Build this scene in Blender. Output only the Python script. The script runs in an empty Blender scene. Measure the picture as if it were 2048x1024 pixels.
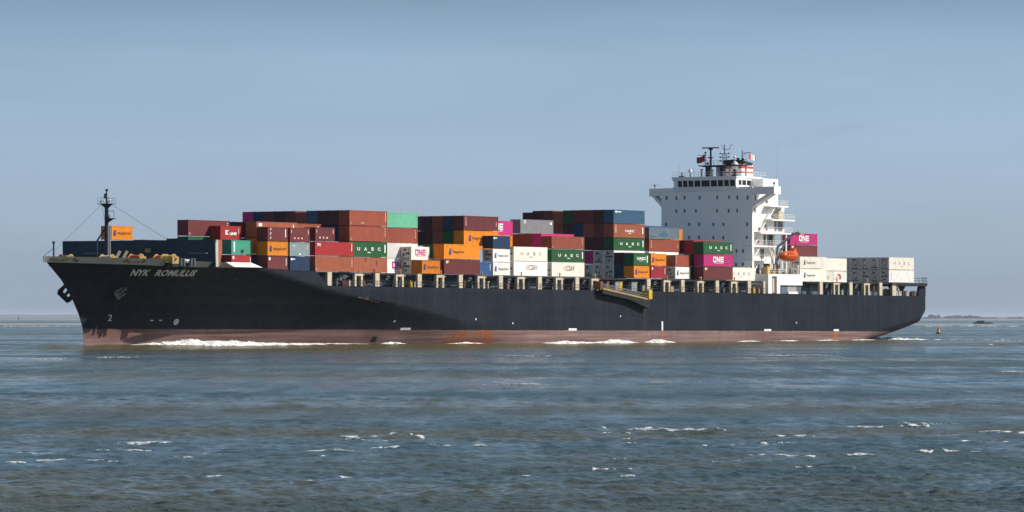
import bpy, math, random
import numpy as np
from mathutils import Vector, Matrix

C = bpy.context.scene
COL = C.collection
R = math.radians
random.seed(7)

# ------------------------------------------------------------------ camera, sky, sun, exposure
CAM_H = 5.48
cam_d = bpy.data.cameras.new("camera")
cam = bpy.data.objects.new("camera", cam_d)
COL.objects.link(cam)
cam.location = (0, 0, CAM_H)
cam.rotation_euler = (R(90) + math.atan(123.2 / 8200), 0, 0)
cam_d.sensor_width = 36.0
cam_d.lens = 36.0 * 8200 / 2048
cam_d.clip_start = 1.0
cam_d.clip_end = 150000.0
C.camera = cam

AL = 0.9884                       # heading of the ship's axis (bow to stern) from world +X
CA, SA = math.cos(AL), math.sin(AL)
SHIP_X, SHIP_Y = -28.5511, 760.4543
sun_ship = (1.8, 2.44, 2.35)      # aft, to port, up
sd = Vector((sun_ship[0] * CA + sun_ship[1] * SA, sun_ship[0] * SA - sun_ship[1] * CA, sun_ship[2])).normalized()
SUN_EL = math.asin(sd.z)
SUN_AZ = math.atan2(sd.x, sd.y)   # from +Y towards +X

world = bpy.data.worlds.new("World")
C.world = world
world.use_nodes = True
wn, wl = world.node_tree.nodes, world.node_tree.links
wn.clear()
w_out = wn.new("ShaderNodeOutputWorld")
w_bg = wn.new("ShaderNodeBackground")
w_sky = wn.new("ShaderNodeTexSky")
w_sky.sky_type = 'NISHITA'
w_sky.sun_disc = False
w_sky.sun_elevation = SUN_EL
w_sky.sun_rotation = SUN_AZ
w_sky.altitude = 0.0
w_sky.air_density = 1.0
w_sky.dust_density = 0.6
w_sky.ozone_density = 1.5
w_bg.inputs["Strength"].default_value = 0.14
# a summer haze lies over the lowest part of the sky and cools its yellow horizon
w_tc = wn.new("ShaderNodeTexCoord")
w_sep = wn.new("ShaderNodeSeparateXYZ")
w_map = wn.new("ShaderNodeMapRange")
w_map.inputs[1].default_value = 0.0; w_map.inputs[2].default_value = 0.42
w_ramp = wn.new("ShaderNodeValToRGB")
w_mul = wn.new("ShaderNodeMix"); w_mul.data_type = 'RGBA'; w_mul.blend_type = 'MULTIPLY'; w_mul.inputs[0].default_value = 1.0
SKY_TINT = [(0.0, (0.42, 0.57, 1.0)), (0.0105, (0.42, 0.55, 0.93)), (0.0396, (0.448, 0.546, 0.863)), (0.064, (0.441, 0.516, 0.736)), (0.0767, (0.35, 0.42, 0.575)), (0.139, (0.46, 0.51, 0.57)), (0.259, (0.62, 0.61, 0.57)), (0.42, (0.74, 0.68, 0.58))]
cr = w_ramp.color_ramp
while len(cr.elements) < len(SKY_TINT): cr.elements.new(0.5)
for e, (z_, c_) in zip(cr.elements, SKY_TINT):
    e.position = z_ / 0.42; e.color = (*c_, 1)
wl.new(w_tc.outputs["Generated"], w_sep.inputs[0])
wl.new(w_sep.outputs[2], w_map.inputs[0])
wl.new(w_map.outputs[0], w_ramp.inputs[0])
wl.new(w_sky.outputs[0], w_mul.inputs[6])
wl.new(w_ramp.outputs[0], w_mul.inputs[7])
w_mp = wn.new("ShaderNodeMapping"); w_mp.inputs["Scale"].default_value = (6, 6, 42)
w_nz = wn.new("ShaderNodeTexNoise"); w_nz.inputs["Scale"].default_value = 2.2; w_nz.inputs["Detail"].default_value = 5
w_vr = wn.new("ShaderNodeMapRange"); w_vr.inputs[1].default_value = 0.3; w_vr.inputs[2].default_value = 0.7; w_vr.inputs[3].default_value = 0.955; w_vr.inputs[4].default_value = 1.025
w_m2 = wn.new("ShaderNodeMix"); w_m2.data_type = 'RGBA'; w_m2.blend_type = 'MULTIPLY'; w_m2.inputs[0].default_value = 1.0
wl.new(w_tc.outputs["Generated"], w_mp.inputs["Vector"]); wl.new(w_mp.outputs[0], w_nz.inputs["Vector"]); wl.new(w_nz.outputs[0], w_vr.inputs[0])
wl.new(w_mul.outputs[2], w_m2.inputs[6]); wl.new(w_vr.outputs[0], w_m2.inputs[7])
wl.new(w_m2.outputs[2], w_bg.inputs["Color"])
wl.new(w_bg.outputs[0], w_out.inputs[0])

sun_d = bpy.data.lights.new("sun", 'SUN')
sun_d.energy = 5.0
sun_d.angle = R(0.5)
sun_d.color = (1.0, 0.95, 0.87)
sun = bpy.data.objects.new("sun", sun_d)
COL.objects.link(sun)
sun.location = (400, 300, 300)
sun.rotation_euler = sd.to_track_quat('Z', 'Y').to_euler()

C.view_settings.view_transform = 'Standard'
C.view_settings.look = 'None'
C.view_settings.gamma = 1.0
C.view_settings.exposure = 0.25
C.render.engine = 'CYCLES'
C.cycles.max_bounces = 6
C.cycles.volume_bounces = 0
C.cycles.use_denoising = True


# ------------------------------------------------------------------ helpers
def tag(o, label=None, cat=None, group=None, kind=None):
    if label: o["label"] = label
    if cat: o["category"] = cat
    if group: o["group"] = group
    if kind: o["kind"] = kind
    return o


class MB:
    """collects shapes in one coordinate frame and links them as one mesh object"""
    def __init__(self):
        self.v, self.f, self.m = [], [], []
        self.mi = 0

    def add(self, vs, fs):
        b = len(self.v)
        self.v.extend([tuple(map(float, p)) for p in vs])
        for f in fs:
            self.f.append([b + i for i in f]); self.m.append(self.mi)

    def box(self, x0, x1, y0, y1, z0, z1):
        self.add([(x0, y0, z0), (x1, y0, z0), (x1, y1, z0), (x0, y1, z0), (x0, y0, z1), (x1, y0, z1), (x1, y1, z1), (x0, y1, z1)],
                 [(3, 2, 1, 0), (4, 5, 6, 7), (0, 1, 5, 4), (1, 2, 6, 5), (2, 3, 7, 6), (3, 0, 4, 7)])
        return self

    def tube(self, a, b, r, n=6, r2=None):
        a, b = Vector(a), Vector(b)
        r2 = r if r2 is None else r2
        d = (b - a)
        q = d.to_track_quat('Z', 'Y')
        vs = []
        for p, rr in ((a, r), (b, r2)):
            for i in range(n):
                t = 2 * math.pi * i / n
                vs.append(p + q @ Vector((rr * math.cos(t), rr * math.sin(t), 0)))
        fs = [(i, (i + 1) % n, n + (i + 1) % n, n + i) for i in range(n)]
        fs += [tuple(range(n - 1, -1, -1)), tuple(range(n, 2 * n))]
        self.add(vs, fs)
        return self

    def bar(self, a, b, wx, wz):
        """rectangular bar between two points (wx across, wz the other way)"""
        a, b = Vector(a), Vector(b)
        q = (b - a).to_track_quat('Z', 'Y')
        vs = []
        for p in (a, b):
            for sx, sz in ((-1, -1), (1, -1), (1, 1), (-1, 1)):
                vs.append(p + q @ Vector((sx * wx / 2, sz * wz / 2, 0)))
        self.add(vs, [(3, 2, 1, 0), (4, 5, 6, 7), (0, 1, 5, 4), (1, 2, 6, 5), (2, 3, 7, 6), (3, 0, 4, 7)])
        return self

    def prism(self, pts, d):
        """polygon pts (3-D, planar) pushed along vector d"""
        n = len(pts)
        d = Vector(d)
        vs = [Vector(p) for p in pts] + [Vector(p) + d for p in pts]
        fs = [tuple(range(n - 1, -1, -1)), tuple(range(n, 2 * n))]
        fs += [(i, (i + 1) % n, n + (i + 1) % n, n + i) for i in range(n)]
        self.add(vs, fs)
        return self

    def ball(self, c, r, n=10, m=6, sc=(1, 1, 1), z0=-1.0):
        vs, fs = [], []
        for j in range(m + 1):
            ph = -math.pi / 2 + math.pi * j / m
            for i in range(n):
                t = 2 * math.pi * i / n
                z = max(math.sin(ph), z0)
                vs.append((c[0] + r * sc[0] * math.cos(ph) * math.cos(t), c[1] + r * sc[1] * math.cos(ph) * math.sin(t), c[2] + r * sc[2] * z))
        for j in range(m):
            for i in range(n):
                fs.append((j * n + i, j * n + (i + 1) % n, (j + 1) * n + (i + 1) % n, (j + 1) * n + i))
        self.add(vs, fs)
        return self

    def grid(self, P):
        """P[i][j] -> point"""
        ni, nj = len(P), len(P[0])
        self.add([p for row in P for p in row],
                 [(i * nj + j, (i + 1) * nj + j, (i + 1) * nj + j + 1, i * nj + j + 1) for i in range(ni - 1) for j in range(nj - 1)])
        return self

    def build(self, name, mats, parent=None, smooth=None, fix=True, data=False):
        me = bpy.data.meshes.new(name)
        me.from_pydata(self.v, [], self.f)
        if not isinstance(mats, (list, tuple)): mats = [mats]
        for m in mats: me.materials.append(m)
        if len(mats) > 1: me.polygons.foreach_set("material_index", self.m)
        if fix:
            import bmesh
            bm = bmesh.new(); bm.from_mesh(me)
            bmesh.ops.recalc_face_normals(bm, faces=bm.faces)
            bm.to_mesh(me); bm.free()
        if smooth is not None:
            me.polygons.foreach_set("use_smooth", [True] * len(me.polygons))
            me.set_sharp_from_angle(angle=R(smooth))
        me.update()
        if data: return me
        return link(name, me, parent)


def link(name, me, parent=None):
    o = bpy.data.objects.new(name, me)
    COL.objects.link(o)
    if parent: o.parent = parent
    return o


def empty(name, loc=(0, 0, 0), rz=0):
    o = bpy.data.objects.new(name, None)
    COL.objects.link(o)
    o.location = loc
    o.rotation_euler = (0, 0, rz)
    o.empty_display_size = 1
    return o


def W(s, w, z):
    """ship coordinates (aft, in from the port edge, up) -> world"""
    return Vector((SHIP_X + s * CA - w * SA, SHIP_Y + s * SA + w * CA, z))


def at(u, v=None, Y=None):
    """photo pixel -> point on flat water (or at distance Y)"""
    if Y is None: Y = 8200 * CAM_H / (v - 635.2)
    return ((u - 1024) / 8200 * Y, Y)


def lerp(x, xs, ys):
    return float(np.interp(x, xs, ys))


# ------------------------------------------------------------------ materials
def nodes_of(name):
    m = bpy.data.materials.new(name)
    m.use_nodes = True
    nt = m.node_tree
    return m, nt.nodes, nt.links, nt.nodes["Principled BSDF"]


def N(nodes, typ, **kw):
    n = nodes.new(typ)
    for k, v in kw.items():
        setattr(n, k, v)
    return n


def paint(name, rgb, rough=0.5, var=0.18, scale=0.8, dirt=(0.10, 0.06, 0.04), dirt_amt=0.25, rand=0.0, spec=0.25, metal=0.0, stretch=(1, 1, 0.15), fade=0.0):
    """weathered paint: soft tone changes and vertical streaks of dirt"""
    m, n, l, b = nodes_of(name)
    tc = N(n, "ShaderNodeTexCoord")
    oi = N(n, "ShaderNodeObjectInfo")
    off = N(n, "ShaderNodeVectorMath", operation='MULTIPLY_ADD')
    comb = N(n, "ShaderNodeCombineXYZ")
    for i in range(3): l.new(oi.outputs["Random"], comb.inputs[i])
    l.new(comb.outputs[0], off.inputs[0])
    off.inputs[1].default_value = (91, 57, 33)
    l.new(tc.outputs["Object"], off.inputs[2])
    n1 = N(n, "ShaderNodeTexNoise")
    n1.inputs["Scale"].default_value = scale
    n1.inputs["Detail"].default_value = 5
    l.new(off.outputs[0], n1.inputs["Vector"])
    mp = N(n, "ShaderNodeMapping")
    mp.inputs["Scale"].default_value = stretch
    l.new(off.outputs[0], mp.inputs["Vector"])
    n2 = N(n, "ShaderNodeTexNoise")
    n2.inputs["Scale"].default_value = 2.2
    n2.inputs["Detail"].default_value = 6
    n2.inputs["Roughness"].default_value = 0.65
    l.new(mp.outputs[0], n2.inputs["Vector"])
    hsv = N(n, "ShaderNodeHueSaturation")
    hsv.inputs["Color"].default_value = (*rgb, 1)
    mr = N(n, "ShaderNodeMapRange")
    mr.inputs[1].default_value = 0.25; mr.inputs[2].default_value = 0.75
    mr.inputs[3].default_value = 1 - var; mr.inputs[4].default_value = 1 + var
    l.new(n1.outputs[0], mr.inputs[0])
    ad = N(n, "ShaderNodeMath", operation='MULTIPLY')
    l.new(mr.outputs[0], ad.inputs[0])
    rr = N(n, "ShaderNodeMapRange")
    rr.inputs[3].default_value = 1 - rand; rr.inputs[4].default_value = 1 + rand
    l.new(oi.outputs["Random"], rr.inputs[0])
    l.new(rr.outputs[0], ad.inputs[1])
    l.new(ad.outputs[0], hsv.inputs["Value"])
    mx = N(n, "ShaderNodeMix", data_type='RGBA')
    dr = N(n, "ShaderNodeMapRange")
    dr.inputs[1].default_value = 0.5; dr.inputs[2].default_value = 0.8
    dr.inputs[3].default_value = 0; dr.inputs[4].default_value = dirt_amt
    l.new(n2.outputs[0], dr.inputs[0])
    l.new(dr.outputs[0], mx.inputs[0])
    l.new(hsv.outputs[0], mx.inputs[6])
    mx.inputs[7].default_value = (*dirt, 1)
    l.new(mx.outputs[2], b.inputs["Base Color"])
    b.inputs["Roughness"].default_value = rough
    b.inputs["Specular IOR Level"].default_value = spec
    b.inputs["Metallic"].default_value = metal
    return m


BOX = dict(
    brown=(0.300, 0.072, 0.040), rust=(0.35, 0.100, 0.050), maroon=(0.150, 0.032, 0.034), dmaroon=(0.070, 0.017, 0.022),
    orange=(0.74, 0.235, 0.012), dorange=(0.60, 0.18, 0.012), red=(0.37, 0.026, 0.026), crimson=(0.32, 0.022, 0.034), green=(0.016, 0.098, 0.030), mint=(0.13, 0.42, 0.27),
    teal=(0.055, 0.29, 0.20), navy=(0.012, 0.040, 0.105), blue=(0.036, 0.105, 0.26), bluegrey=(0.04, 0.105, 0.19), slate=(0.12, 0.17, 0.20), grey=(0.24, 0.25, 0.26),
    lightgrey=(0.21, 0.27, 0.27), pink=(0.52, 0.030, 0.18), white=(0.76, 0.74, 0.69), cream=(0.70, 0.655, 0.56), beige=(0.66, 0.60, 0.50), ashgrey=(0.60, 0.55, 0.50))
MAT = {k: paint("container_" + k, c, rough=0.55, var=0.12, rand=0.10, dirt_amt=0.40 if sum(c) < 1.2 else 0.22) for k, c in BOX.items()}
M_HULLTXT = paint("white_lettering", (0.66, 0.67, 0.67), 0.6, var=0.15, dirt_amt=0.3)
M_WHITE = paint("white_paint", (0.80, 0.79, 0.76), 0.45, var=0.05, scale=0.4, dirt=(0.35, 0.25, 0.16), dirt_amt=0.16)
M_HOUSE = paint("house_white_paint", (0.93, 0.91, 0.88), 0.45, var=0.025, scale=0.12, dirt=(0.50, 0.38, 0.27), dirt_amt=0.13)
M_BEIGE = paint("beige_paint", (0.52, 0.44, 0.33), 0.6, var=0.14, dirt=(0.18, 0.10, 0.05), dirt_amt=0.5)
M_GREYBUL = paint("grey_bulwark_paint", (0.42, 0.43, 0.39), 0.6, var=0.08, dirt=(0.20, 0.10, 0.05), dirt_amt=0.3)
M_DKBLUE = paint("dark_blue_paint", (0.012, 0.035, 0.060), 0.6, var=0.2, scale=0.3, dirt=(0.03, 0.05, 0.07), dirt_amt=0.4)
M_MAST = paint("dark_mast_paint", (0.02, 0.03, 0.05), 0.6)
M_DECK = paint("deck_steel", (0.05, 0.055, 0.06), 0.8, var=0.3)
M_STEEL = paint("grey_blue_steel", (0.09, 0.12, 0.15), 0.7, var=0.3)
M_STEEL2 = paint("pale_grey_steel", (0.26, 0.27, 0.27), 0.7, var=0.2, dirt_amt=0.4)
M_BLACK = paint("black_steel", (0.012, 0.013, 0.015), 0.6)
M_YELLOW = paint("yellow_paint", (0.62, 0.38, 0.03), 0.5, dirt_amt=0.4)
M_OCHRE = paint("ochre_paint", (0.38, 0.235, 0.085), 0.6, dirt_amt=0.4)
M_RED = paint("red_paint", (0.55, 0.04, 0.03), 0.5)
M_ORANGE = paint("lifeboat_orange", (0.56, 0.085, 0.014), 0.35, var=0.06, dirt_amt=0.1)
M_RUST = paint("rusty_steel", (0.20, 0.09, 0.045), 0.8, var=0.35)
M_MAG = paint("magenta_lettering", (0.50, 0.01, 0.22), 0.6)
M_BLUELOGO = paint("blue_lettering", (0.02, 0.05, 0.22), 0.6)
M_DKTXT = paint("dark_lettering", (0.07, 0.06, 0.07), 0.6)
M_BRTXT = paint("brown_lettering", (0.16, 0.05, 0.02), 0.6)
M_GREYTXT = paint("grey_lettering", (0.22, 0.22, 0.22), 0.6)
M_WTXT = paint("pale_lettering", (0.75, 0.75, 0.73), 0.6, dirt_amt=0.1)
M_PINKTXT = paint("faded_pink_lettering", (0.75, 0.45, 0.38), 0.6)
M_GRILLE = paint("dark_grille", (0.02, 0.02, 0.022), 0.7)
M_REEFER = paint("reefer_grey", (0.66, 0.59, 0.53), 0.6, var=0.25, scale=2.0, dirt_amt=0.5, rand=0.12)

m, n_, l_, b_ = nodes_of("dark_glass")
b_.inputs["Base Color"].default_value = (0.008, 0.010, 0.013, 1)
b_.inputs["Roughness"].default_value = 0.08
M_GLASS = m


def hull_material():
    m, n, l, b = nodes_of("hull_paint")
    tc = N(n, "ShaderNodeTexCoord")
    sep = N(n, "ShaderNodeSeparateXYZ")
    l.new(tc.outputs["Object"], sep.inputs[0])

    def noise(scale, stretch, detail=5, rough=0.6):
        mp = N(n, "ShaderNodeMapping"); mp.inputs["Scale"].default_value = stretch
        l.new(tc.outputs["Object"], mp.inputs["Vector"])
        t = N(n, "ShaderNodeTexNoise")
        t.inputs["Scale"].default_value = scale; t.inputs["Detail"].default_value = detail; t.inputs["Roughness"].default_value = rough
        l.new(mp.outputs[0], t.inputs["Vector"])
        return t.outputs[0]

    def mrange(x, a, b_, c, d):
        r = N(n, "ShaderNodeMapRange")
        for i, q in zip((1, 2, 3, 4), (a, b_, c, d)): r.inputs[i].default_value = q
        l.new(x, r.inputs[0]); return r.outputs[0]

    def math_(op, a, b_):
        q = N(n, "ShaderNodeMath", operation=op)
        for i, x in enumerate((a, b_)):
            if isinstance(x, (int, float)): q.inputs[i].default_value = x
            else: l.new(x, q.inputs[i])
        return q.outputs[0]

    def mix(f, a, b_):
        q = N(n, "ShaderNodeMix", data_type='RGBA')
        for i, x in ((0, f), (6, a), (7, b_)):
            if isinstance(x, tuple): q.inputs[i].default_value = (*x, 1)
            elif isinstance(x, (int, float)): q.inputs[i].default_value = x
            else: l.new(x, q.inputs[i])
        return q.outputs[2]

    # black topside: vertical streaks, plate tones, grimy wash
    streak = mrange(noise(0.9, (1, 1, 0.05), 6, 0.7), 0.45, 0.75, 0, 0.7)
    plates = mrange(noise(0.12, (1, 1, 1.5), 3), 0.3, 0.7, 0.85, 1.2)
    base = mix(streak, (0.0130, 0.0160, 0.0250), (0.030, 0.033, 0.037))
    pv = N(n, "ShaderNodeHueSaturation"); l.new(base, pv.inputs["Color"]); l.new(plates, pv.inputs["Value"])
    rustspot = mrange(noise(0.55, (1, 1, 0.12), 6, 0.75), 0.66, 0.84, 0, 0.7)
    # weld seams between the plates
    cmb = N(n, "ShaderNodeCombineXYZ"); l.new(sep.outputs[0], cmb.inputs[0]); l.new(sep.outputs[2], cmb.inputs[1])
    br = N(n, "ShaderNodeTexBrick"); l.new(cmb.outputs[0], br.inputs["Vector"])
    br.inputs["Scale"].default_value = 1.0; br.inputs["Brick Width"].default_value = 11.5; br.inputs["Row Height"].default_value = 2.7
    br.inputs["Mortar Size"].default_value = 0.07; br.inputs["Mortar Smooth"].default_value = 0.6
    br.inputs["Color1"].default_value = (0, 0, 0, 1); br.inputs["Color2"].default_value = (0.22, 0.22, 0.22, 1); br.inputs["Mortar"].default_value = (0.75, 0.75, 0.75, 1)
    plated = mix(math_('MULTIPLY', br.outputs["Color"], 0.55), pv.outputs[0], (0.038, 0.042, 0.048))
    salt = mrange(noise(0.5, (1, 1, 0.07), 6, 0.75), 0.60, 0.80, 0, 0.35)
    plated = mix(salt, plated, (0.075, 0.078, 0.078))
    black = mix(rustspot, plated, (0.10, 0.055, 0.035))
    # boot topping: horizontal scum lines, dull pink over red
    hz = noise(0.35, (0.10, 0.10, 4.0), 6, 0.7)
    vz = noise(0.7, (1, 1, 0.2), 6, 0.7)
    red1 = mix(mrange(hz, 0.38, 0.62, 0, 1), (0.125, 0.062, 0.060), (0.245, 0.165, 0.155))
    red2 = mix(mrange(vz, 0.46, 0.70, 0, 0.7), red1, (0.135, 0.105, 0.09))
    # rust patch low on the side, about 28..50 m aft of the first portal
    px = math_('ABSOLUTE', math_('SUBTRACT', sep.outputs[0], 39.0), 0.0)
    inx = mrange(px, 5.5, 8.5, 1, 0)
    rn = mrange(noise(1.1, (1, 1, 0.35), 6, 0.75), 0.42, 0.55, 0, 1)
    rusty = math_('MULTIPLY', inx, rn)
    red3 = mix(math_('MULTIPLY', rusty, 0.85), red2, (0.26, 0.075, 0.02))
    px2 = math_('ABSOLUTE', math_('SUBTRACT', sep.outputs[0], 183.0), 0.0)
    red4 = mix(math_('MULTIPLY', mrange(px2, 0.6, 2.2, 0.8, 0), rn), red3, (0.30, 0.12, 0.03))
    # the paint line drops slightly towards the stern
    line = math_('ADD', math_('ADD', sep.outputs[2], math_('MULTIPLY', sep.outputs[0], 0.0044)), math_('MULTIPLY', math_('SUBTRACT', vz, 0.5), 0.25))
    f = mrange(line, 3.20, 3.28, 0, 1)
    col = mix(f, red4, black)
    l.new(col, b.inputs["Base Color"])
    b.inputs["Roughness"].default_value = 0.55
    b.inputs["Specular IOR Level"].default_value = 0.05
    bp = N(n, "ShaderNodeBump"); bp.inputs["Strength"].default_value = 0.25; bp.inputs["Distance"].default_value = 0.05
    l.new(noise(0.4, (1, 1, 0.6), 3), bp.inputs["Height"])
    l.new(bp.outputs[0], b.inputs["Normal"])
    return m


M_HULL = hull_material()


# ------------------------------------------------------------------ water
rs = np.random.RandomState(5)
WAVES = []
for i in range(90):
    lam = 0.42 * (26.0 ** (i / 89.0))
    th = R(-78) + rs.normal(0, 0.85)          # running mostly towards the camera
    a = 0.0052 * lam ** 0.34 * rs.uniform(0.5, 1.2)
    WAVES.append((2 * math.pi / lam, th, a, rs.uniform(0, 6.28), lam))


def gust(x, y):
    """patches of rougher and smoother water, tens of metres long"""
    g = 0.5 + 0.22 * np.sin(x * 0.013 + y * 0.047 + 1.3) + 0.2 * np.sin(-x * 0.021 + y * 0.083 + 0.7 * np.sin(x * 0.03) + 4.0) + 0.18 * np.sin(x * 0.05 + y * 0.029 + 2.1)
    return np.clip(g, 0.0, 1.0)


CRESTS = []     # (x, y, half length along x, half width along y, height)
for u, v, wpx, hpx in [(290, 889, 120, 0.12), (770, 875, 170, 0.10), (1350, 861, 200, 0.14), (1828, 851, 70, 0.16), (1735, 858, 120, 0.16), (660, 906, 100, 0.12), (90, 915, 200, 0.12), (440, 914, 160, 0.10), (1200, 862, 60, 0.2), (2010, 872, 100, 0.14), (1640, 880, 200, 0.12), (1250, 884, 160, 0.12),
                        (1850, 822, 380, 0.18), (1240, 824, 300, 0.14), (560, 843, 280, 0.12), (380, 858, 200, 0.12)]:
    x, y = at(u, v)
    CRESTS.append((x, y, wpx / 8200 * y / 2, 0.9, hpx))


def hull_w_wl(s):
    return 0


WLT = [16, 12.5, 11.5, 10, 8.4, 6.9, 5.4, 4, 2.5, 1.1, -1.5, -3.5, -3, -2]     # the line of the ship's own wave, just outside her waterline


def height(x, y):
    d = np.sqrt(x * x + y * y)
    sp = d * d / (8200 * CAM_H) * 0.36               # spacing of the mesh rows there
    h = np.zeros_like(x)
    for k, th, a, ph, lam in WAVES:
        att = np.clip((lam / np.maximum(sp, 1e-3) - np.interp(d, [420, 620, 900], [0.8, 1.4, 4.0])) / 1.6, 0, 1)
        if not att.any(): continue
        h += att * a * np.sin(k * (np.cos(th) * x + np.sin(th) * y) + ph)
    g = gust(x, y)
    h = h * (0.28 + 1.2 * g)
    h = h + 1.2 * np.maximum(h, 0) ** 2
    for cx, cy, hl, hw, hh in CRESTS:
        q = np.exp(-((x - cx) / hl) ** 4 - ((y - cy - 0.2 * np.sin(x * 0.9)) / hw) ** 2)
        h += hh * q * (0.75 + 0.25 * np.sin(x * 2.1))
    # the ship's own wave: a low ridge running out from the bow along the side, and swell behind the stern
    s = (x - SHIP_X) * CA + (y - SHIP_Y) * SA
    w = -(x - SHIP_X) * SA + (y - SHIP_Y) * CA
    off = np.interp(s, [-75, -60, -50, -40, -30, -20, -10, 0, 10, 20, 40, 120, 200, 320], WLT)
    amp = np.interp(s, [-82, -72, -60, -20, 30, 45, 90, 130, 200, 230, 330], [0, 0.2, 0.75, 0.65, 0.55, 0.5, 0.4, 0.4, 0.5, 0.4, 0.0])
    h += amp * np.exp(-((w - off) / 3.4) ** 2)
    bow = np.exp(-((s + 69) / 5.0) ** 2 - ((w - 17) / 4.5) ** 2)
    return h + 0.75 * bow


vs_rows = list(np.arange(1090, 716, -0.36)) + list(np.arange(716, 668, -0.35)) + list(np.arange(668, 640, -1.0)) + [638.5, 637.6, 636.8, 636.2, 635.9]
d_rows = np.array([8200 * CAM_H / (v - 635.2) for v in vs_rows])
NC = 900
tt = np.linspace(-0.165, 0.165, NC)
X = d_rows[:, None] * tt[None, :]
Y = np.repeat(d_rows[:, None], NC, axis=1)
Z = height(X.ravel(), Y.ravel()).reshape(X.shape)
NR = len(d_rows)
verts = np.stack([X, Y, Z], axis=-1).reshape(-1, 3)
ii, jj = np.meshgrid(np.arange(NR - 1), np.arange(NC - 1), indexing='ij')
q0 = (ii * NC + jj).ravel()
faces = np.stack([q0, q0 + 1, q0 + NC + 1, q0 + NC], axis=1)
# a flat apron round the fine fan, so the water also reaches under the camera and out to the sides
ap = [(-400, -60), (400, -60), (-0.165 * d_rows[0], d_rows[0]), (0.165 * d_rows[0], d_rows[0]), (-0.165 * d_rows[-1], d_rows[-1]), (0.165 * d_rows[-1], d_rows[-1]), (-60000, -60), (60000, -60), (-60000, d_rows[-1]), (60000, d_rows[-1])]
me = bpy.data.meshes.new("water")
nv = len(verts)
allv = np.concatenate([verts, np.array([(a, b, -0.02) for a, b in ap])])
apf = np.array([[nv, nv + 1, nv + 3, nv + 2], [nv + 6, nv, nv + 2, nv + 8], [nv + 1, nv + 7, nv + 9, nv + 3], [nv + 2, nv + 4, nv + 8, nv + 8], [nv + 3, nv + 9, nv + 5, nv + 5]])
quads = np.concatenate([faces, apf[:3]])
tris = np.array([[nv + 2, nv + 4, nv + 8], [nv + 3, nv + 9, nv + 5]])
me.vertices.add(len(allv)); me.vertices.foreach_set("co", allv.ravel())
nl = len(quads) * 4 + 6
me.loops.add(nl)
me.loops.foreach_set("vertex_index", np.concatenate([quads.ravel(), tris.ravel()]).astype(np.int32))
me.polygons.add(len(quads) + 2)
st = np.concatenate([np.arange(len(quads)) * 4, len(quads) * 4 + np.array([0, 3])]).astype(np.int32)
me.polygons.foreach_set("loop_start", st)
me.polygons.foreach_set("use_smooth", np.ones(len(quads) + 2, dtype=bool))
me.update(calc_edges=True)
me.validate()


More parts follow.
